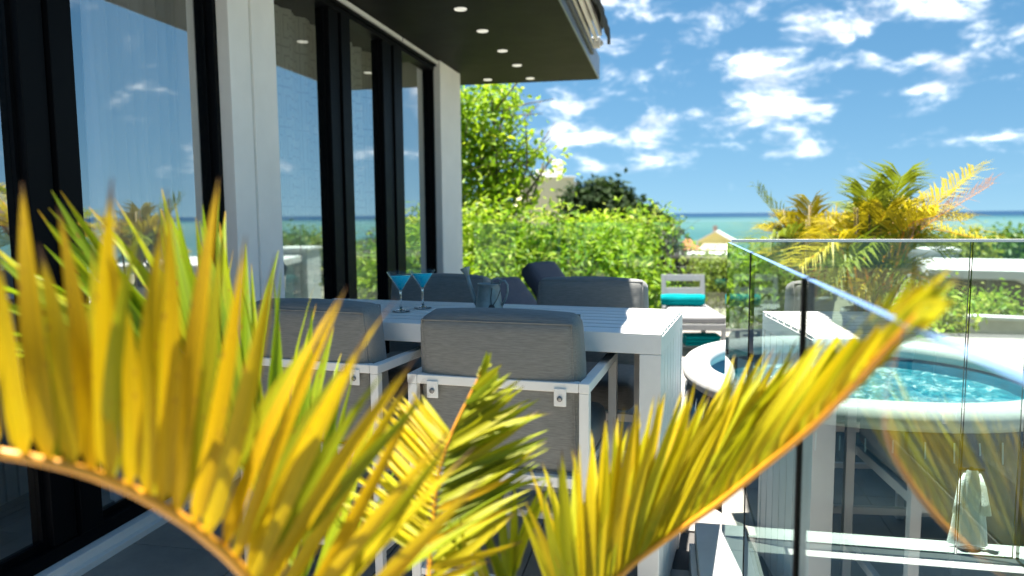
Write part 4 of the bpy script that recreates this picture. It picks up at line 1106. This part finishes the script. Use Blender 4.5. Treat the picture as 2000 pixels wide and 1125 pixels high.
def put_leaflet(parent, base, tip, width, kind, roll, rnd):
    v = tip - base; ln = v.length; y = v.normalized()
    view = (base - CAM).normalized()
    # blade faces roughly up and outwards, turned by roll about its own axis
    zax = (Vector((0, 0, 1)) * .35 - view * .9); zax = (zax - y * zax.dot(y)).normalized()
    zax = Matrix.Rotation(roll, 3, y) @ zax; x = y.cross(zax)
    o = bpy.data.objects.new('leaflet', rnd.choice(PMESH[kind])); COL.objects.link(o); o.parent = parent
    mm = Matrix(((x.x * width, y.x * ln, zax.x * ln, base.x - PO.x), (x.y * width, y.y * ln, zax.y * ln, base.y - PO.y), (x.z * width, y.z * ln, zax.z * ln, base.z - PO.z), (0, 0, 0, 1)))
    o.matrix_local = mm
    return o


def frond(rachis, keys, n, width, kind, seed, rad=(.006, .0018), rmat='rachis', jit=10, dj=.03, label=None, roll=.5, lift=0.0):
    rnd = random.Random(seed)
    pts = [at(*p) for p in rachis]
    crown = PO + Vector((rnd.uniform(-.05, .05), rnd.uniform(-.05, .05), .45))
    pts = [PO + Vector(((crown.x - PO.x), (crown.y - PO.y), .36)), crown + Vector((0, 0, .12))] + pts
    sm = catmull(pts, 8)
    k = len(sm)
    fr_ = MB().tube([p - PO for p in sm], [rad[0] + (rad[1] - rad[0]) * i / (k - 1) for i in range(k)], 8).build('frond', M[rmat], palm, smooth=True)
    if label: fr_['label'] = label
    for i in range(n or len(keys)):
        u = (i + rnd.uniform(-.25, .25)) / max(1, n - 1) * (len(keys) - 1) if n else i; u = max(0, min(len(keys) - 1.001, u))
        a = int(u); f = u - a
        b0, b1 = keys[a], keys[a + 1]
        q = [b0[j] + (b1[j] - b0[j]) * f for j in range(6)]
        base = at(q[0], q[1], q[2]); tip = at(q[3] + rnd.gauss(0, jit), q[4] + rnd.gauss(0, jit * 1.3), q[5] + rnd.gauss(0, dj))
        # snap the base to the nearest point of the rachis so that it grows from it
        nb = min(sm, key=lambda p: (p - base).length)
        if (nb - base).length < .12: base = nb
        put_leaflet(fr_, base, tip, width * rnd.uniform(.85, 1.15), kind, rnd.uniform(-roll, roll), rnd)
    return fr_


# big frond sweeping to the left right in front of the lens
d = .78
r1 = [(560, 1250, .9), (480, 1125, .86), (390, 1040, .82), (290, 975, .79), (190, 930, .77), (95, 903, .76), (0, 885, .75), (-120, 872, .75), (-260, 880, .76)]
k1 = [(-150, 872, .75, -150, 420, .70), (-60, 878, .75, -60, 480, .70), (30, 890, .75, -30, 560, .69), (95, 903, .76, 27, 352, .70), (150, 918, .765, 105, 480, .71), (205, 935, .77, 192, 318, .71), (255, 955, .78, 248, 440, .72),
      (300, 978, .79, 320, 420, .73), (345, 1005, .8, 388, 366, .74), (385, 1035, .81, 511, 505, .76), (420, 1065, .83, 585, 545, .78), (450, 1095, .84, 612, 605, .79), (480, 1125, .86, 668, 605, .8),
      (505, 1165, .87, 720, 645, .82), (530, 1200, .88, 775, 718, .84), (555, 1240, .89, 830, 790, .85), (580, 1270, .9, 890, 850, .86)]
k1 += [(600, 1300, .9, 950, 900, .88), (620, 1340, .9, 905, 980, .88)]
frond(r1, k1, 25, .0195, 'yellow', 1, (.0075, .005), jit=5, label='large yellow frond blurred across the lower left')
k1b = [(b0, b1, b2 + .0, t0 + 25, t1 + 90, t2 + .06) for b0, b1, b2, t0, t1, t2 in k1]
frond([(p[0] + 6, p[1] + 3, p[2] + .02) for p in r1], k1b, 14, .020, 'mixed', 2, (.003, .002), jit=14, label='second row of leaflets behind the large yellow frond')
# right frond reaching out over the railing
r2 = [(1130, 1240, 1.14), (1210, 1125, 1.17), (1300, 1053, 1.18), (1400, 985, 1.14), (1500, 905, 1.07), (1580, 840, .99), (1650, 772, .90), (1710, 705, .82), (1765, 645, .76), (1805, 605, .72)]
k2 = [(1105, 1260, 1.13, 1030, 1000, 1.15),
      (1140, 1225, 1.14, 1090, 890, 1.17),
      (1170, 1180, 1.15, 1190, 838, 1.2),
      (1195, 1140, 1.165, 1235, 810, 1.2),
      (1215, 1118, 1.17, 1290, 785, 1.2),
      (1240, 1100, 1.18, 1345, 758, 1.2),
      (1270, 1075, 1.18, 1400, 745, 1.19),
      (1300, 1053, 1.18, 1465, 715, 1.17),
      (1340, 1027, 1.17, 1535, 685, 1.13),
      (1400, 985, 1.14, 1600, 660, 1.08),
      (1460, 938, 1.1, 1665, 632, 1.0),
      (1520, 890, 1.05, 1725, 595, .92),
      (1580, 840, .99, 1765, 560, .86),
      (1640, 782, .91, 1800, 545, .80),
      (1690, 727, .85, 1822, 548, .76),
      (1740, 672, .79, 1835, 570, .72),
      (1790, 622, .735, 1838, 592, .705)]
frond(r2, k2, 120, .0175, 'gold', 3, (.0065, .003), jit=8, dj=.012, roll=.4, label='long golden frond reaching right over the glass railing')
# middle frond, upright with green leaflets to the right
r3 = [(800, 1330, 1.12), (832, 1180, 1.16), (842, 1050, 1.2), (855, 935, 1.24), (880, 852, 1.26), (918, 772, 1.28), (952, 705, 1.29)]
k3 = [(838, 1130, 1.17, 1000, 1010, 1.2), (842, 1060, 1.2, 1045, 930, 1.24), (846, 1010, 1.21, 1068, 872, 1.26), (851, 960, 1.23, 1072, 848, 1.28), (856, 925, 1.24, 1066, 808, 1.29), (866, 890, 1.25, 1052, 783, 1.29), (878, 860, 1.26, 1028, 758, 1.29), (893, 825, 1.27, 1005, 745, 1.29), (910, 790, 1.27, 980, 742, 1.29), (925, 760, 1.28, 968, 715, 1.29), (945, 718, 1.29, 957, 686, 1.29)]
f3 = frond(r3, k3, 58, .0125, 'mixed', 4, (.005, .002), jit=6, dj=.03, label='upright frond with green and gold leaflets before the chair')
k3b = [(840, 1090, 1.18, 640, 960, 1.24), (843, 1040, 1.2, 690, 900, 1.26), (850, 970, 1.22, 715, 835, 1.28), (858, 920, 1.24, 745, 785, 1.3), (868, 882, 1.25, 775, 758, 1.31), (880, 855, 1.26, 815, 762, 1.31)]
rnd = random.Random(9)
for i in range(26):
    u = i / 25 * (len(k3b) - 1.001); a = int(u); f = u - a; q = [k3b[a][j] + (k3b[a + 1][j] - k3b[a][j]) * f for j in range(6)]
    put_leaflet(f3, at(*q[:3]), at(q[3] + rnd.gauss(0, 8), q[4] + rnd.gauss(0, 8), q[5]), .014, 'gold', rnd.uniform(-.6, .6), rnd)
for b_, t_ in (((832, 1060, 1.1), (1004, 988, 1.12)), ((832, 1112, 1.1), (1024, 1062, 1.12)), ((852, 995, 1.14), (1000, 932, 1.16)), ((820, 1150, 1.1), (960, 1090, 1.1))):
    put_leaflet(f3, at(*b_), at(*t_), .011, 'yellow', .2, rnd)
# green frond fanning out behind
r4 = [(720, 1420, 1.15), (640, 1250, 1.2), (560, 1085, 1.24), (490, 945, 1.27), (440, 850, 1.28)]
k4 = [(420, 812, 1.29, -60, 430, 1.2), (420, 815, 1.29, -60, 500, 1.15), (425, 820, 1.29, -50, 590, 1.12), (428, 825, 1.285, 68, 362, 1.25), (431, 830, 1.28, 70, 480, 1.22), (434, 836, 1.28, 116, 354, 1.28), (437, 842, 1.28, 120, 420, 1.26), (441, 852, 1.28, 240, 343, 1.3),
      (446, 862, 1.28, 284, 350, 1.32), (452, 872, 1.28, 300, 485, 1.33), (458, 885, 1.275, 350, 346, 1.34), (465, 898, 1.275, 388, 372, 1.35), (472, 910, 1.27, 345, 490, 1.36), (480, 925, 1.27, 423, 392, 1.37), (492, 950, 1.27, 478, 468, 1.38), (512, 990, 1.26, 543, 505, 1.38), (540, 1045, 1.25, 598, 560, 1.38),
      (565, 1095, 1.24, 645, 640, 1.36), (600, 1165, 1.22, 700, 720, 1.34), (640, 1250, 1.2, 780, 830, 1.32)]
frond(r4, k4, 54, .021, 'green', 5, (.006, .003), 'rachis_green', jit=4, dj=.02, roll=.9, label='fresh green frond fanned out behind the large yellow one')
# small low frond filling the gap before the chair legs
r5 = [(960, 1400, 1.15), (985, 1260, 1.2), (1000, 1150, 1.24), (1010, 1080, 1.26)]
k5 = [(975, 1310, 1.17, 890, 1010, 1.2), (985, 1255, 1.2, 905, 960, 1.22), (992, 1200, 1.22, 915, 870, 1.24), (998, 1165, 1.235, 960, 960, 1.26), (1005, 1120, 1.25, 1060, 960, 1.27), (1010, 1085, 1.26, 1062, 905, 1.28)]
frond(r5, k5, 12, .016, 'mixed', 6, (.005, .003), 'rachis_green', jit=12, roll=.8, label='short olive frond low in front of the chair legs')


# background palms beyond the tub
def bg_palm(base, label, fronds, mats, seed, stems=9, pot=None):
    rnd = random.Random(seed)
    t = thing('areca_palm', label, 'palm', base, 0, 'yellow palms behind the hot tub')
    B = Vector(base)
    mb = MB()
    if pot:
        MB().lathe([(0, 0), (pot * .7, 0), (pot * .72, .02), (pot, pot * 2.1), (pot * 1.05, pot * 2.1), (pot * 1.05, pot * 2.3), (pot * .93, pot * 2.3), (pot * .9, pot * 2.0), (0, pot * 1.98)], 28).build('planter', M['pot'], t, smooth=True)
    z0 = pot * 1.9 if pot else 0
    for j, (tip, up, k) in enumerate(fronds):
        tip = Vector(tip) - B; st = Vector((rnd.uniform(-.13, .13), rnd.uniform(-.13, .13), z0))
        mid = Vector((st.x + (tip.x - st.x) * .42, st.y + (tip.y - st.y) * .42, tip.z * .72 + up))
        sm = catmull([st, st.lerp(mid, .5) + Vector((0, 0, .1)), mid, tip], 8)
        nseg = len(sm)
        vs = []; fs = []
        mbf = MB().tube(sm, [.011 - .009 * i / (nseg - 1) for i in range(nseg)], 6)
        nl = 42
        for i in range(nl):
            u = .42 + .57 * i / (nl - 1); a = u * (nseg - 1); ia = min(int(a), nseg - 2); p = sm[ia].lerp(sm[ia + 1], a - ia); tg = (sm[ia + 1] - sm[ia]).normalized()
            side0 = tg.cross(Vector((0, 0, 1)));
            side0 = side0.normalized() if side0.length > .05 else Vector((1, 0, 0))
            un = side0.cross(tg).normalized()
            for sd in (-1, 1):
                ll = (.38 * (1 - abs((u - .62) / .5) ** 2) + .07) * rnd.uniform(.75, 1.1)
                dirv = (side0 * sd * .75 + tg * .75 + un * rnd.uniform(.15, .6)).normalized()
                w = rnd.uniform(.006, .011); wv = dirv.cross(un).normalized()
                o_ = len(mbf.v); q0 = p; q1 = p + dirv * ll * .5 + Vector((0, 0, .01)); q2 = p + dirv * ll + Vector((0, 0, -.25 * ll * ll / .3 * rnd.uniform(.3, 1.4)))
                mbf.add([q0 - wv * w * .4, q0 + wv * w * .4, q1 + wv * w, q1 - wv * w, q2], [(0, 1, 2, 3), (3, 2, 4)], 1)
        fo = mbf.build('frond', [M['rachis' if k != 'green' else 'rachis_green'], mats[k]], t)
        fo['label'] = {'gold': 'golden yellow frond', 'green': 'olive green frond', 'dry': 'dry brown frond'}[k]
    for s in range(stems):
        x, y = rnd.uniform(-.16, .16), rnd.uniform(-.16, .16)
        MB().tube([(x, y, z0), (x * 1.25, y * 1.2, z0 + .4), (x * 1.7 + rnd.uniform(-.05, .05), y * 1.6, z0 + rnd.uniform(.7, 1.1))], [.018, .014, .009], 7).build('stem', M['drybark'], t, smooth=True)
    return t


BM = {'gold': leaf_mat('garden_palm_gold', [(.34, .28, .012), (.52, .43, .012), (.62, .53, .04), (.75, .66, .35)], .4, objrand=False, tcol=1.15),
      'green': leaf_mat('garden_palm_green', [(.10, .15, .01), (.24, .27, .012), (.42, .40, .02), (.6, .55, .15)], .4, objrand=False),
      'dry': leaf_mat('garden_palm_dry', [(.14, .08, .06), (.34, .24, .2), (.55, .45, .42), (.6, .55, .45)], .3, objrand=False)}
D = 6.6
bp_ = at(1705, 640, D); bx = (bp_.x, bp_.y, 0.0)
tips = [(1690, 372, .25, 'green'), (1760, 345, .3, 'green'), (1905, 338, .12, 'gold'), (1940, 358, .1, 'dry'), (1830, 420, .3, 'gold'), (1890, 430, .35, 'gold'), (1930, 470, .45, 'gold'), (1650, 410, .3, 'green'),
        (1600, 470, .4, 'gold'), (1560, 520, .45, 'gold'), (1780, 400, .25, 'gold'), (1730, 410, .2, 'gold'), (1850, 500, .4, 'green'), (1640, 520, .4, 'green'), (1600, 560, .5, 'green'), (1720, 460, .25, 'gold'), (1820, 470, .3, 'green'),
        (1700, 520, .3, 'green'), (1780, 520, .3, 'gold'), (1750, 580, .35, 'green'), (1660, 580, .35, 'gold'), (1840, 560, .35, 'gold'), (1870, 480, .3, 'green'), (1620, 440, .3, 'gold'), (1680, 450, .3, 'gold'), (1800, 560, .3, 'green'), (1760, 440, .2, 'gold')]
rnd = random.Random(4)
bg_palm(bx, 'tall yellow areca palm rising behind the hot tub', [(at(px, py, D + rnd.uniform(-.7, .7)), up, k) for px, py, up, k in tips], BM, 11, 12, .26)
D = 7.6
bp_ = at(1575, 600, D); bx = (bp_.x, bp_.y, 0.0)
tips = [(1478, 375, .1, 'green'), (1585, 395, .1, 'gold'), (1660, 425, .25, 'gold'), (1520, 430, .25, 'gold'), (1465, 480, .4, 'green'), (1500, 500, .4, 'gold'), (1540, 470, .3, 'dry'), (1600, 450, .2, 'dry'), (1640, 480, .3, 'gold'), (1560, 440, .2, 'gold'), (1620, 520, .3, 'green'), (1530, 540, .3, 'green'), (1690, 440, .3, 'dry'), (1490, 450, .3, 'gold'), (1570, 500, .2, 'gold'), (1480, 530, .4, 'green')]
bg_palm(bx, 'shorter yellow palm in a pale grey planter beside the loungers', [(at(px, py, D + rnd.uniform(-.5, .5)), up, k) for px, py, up, k in tips], BM, 12, 7, .27)
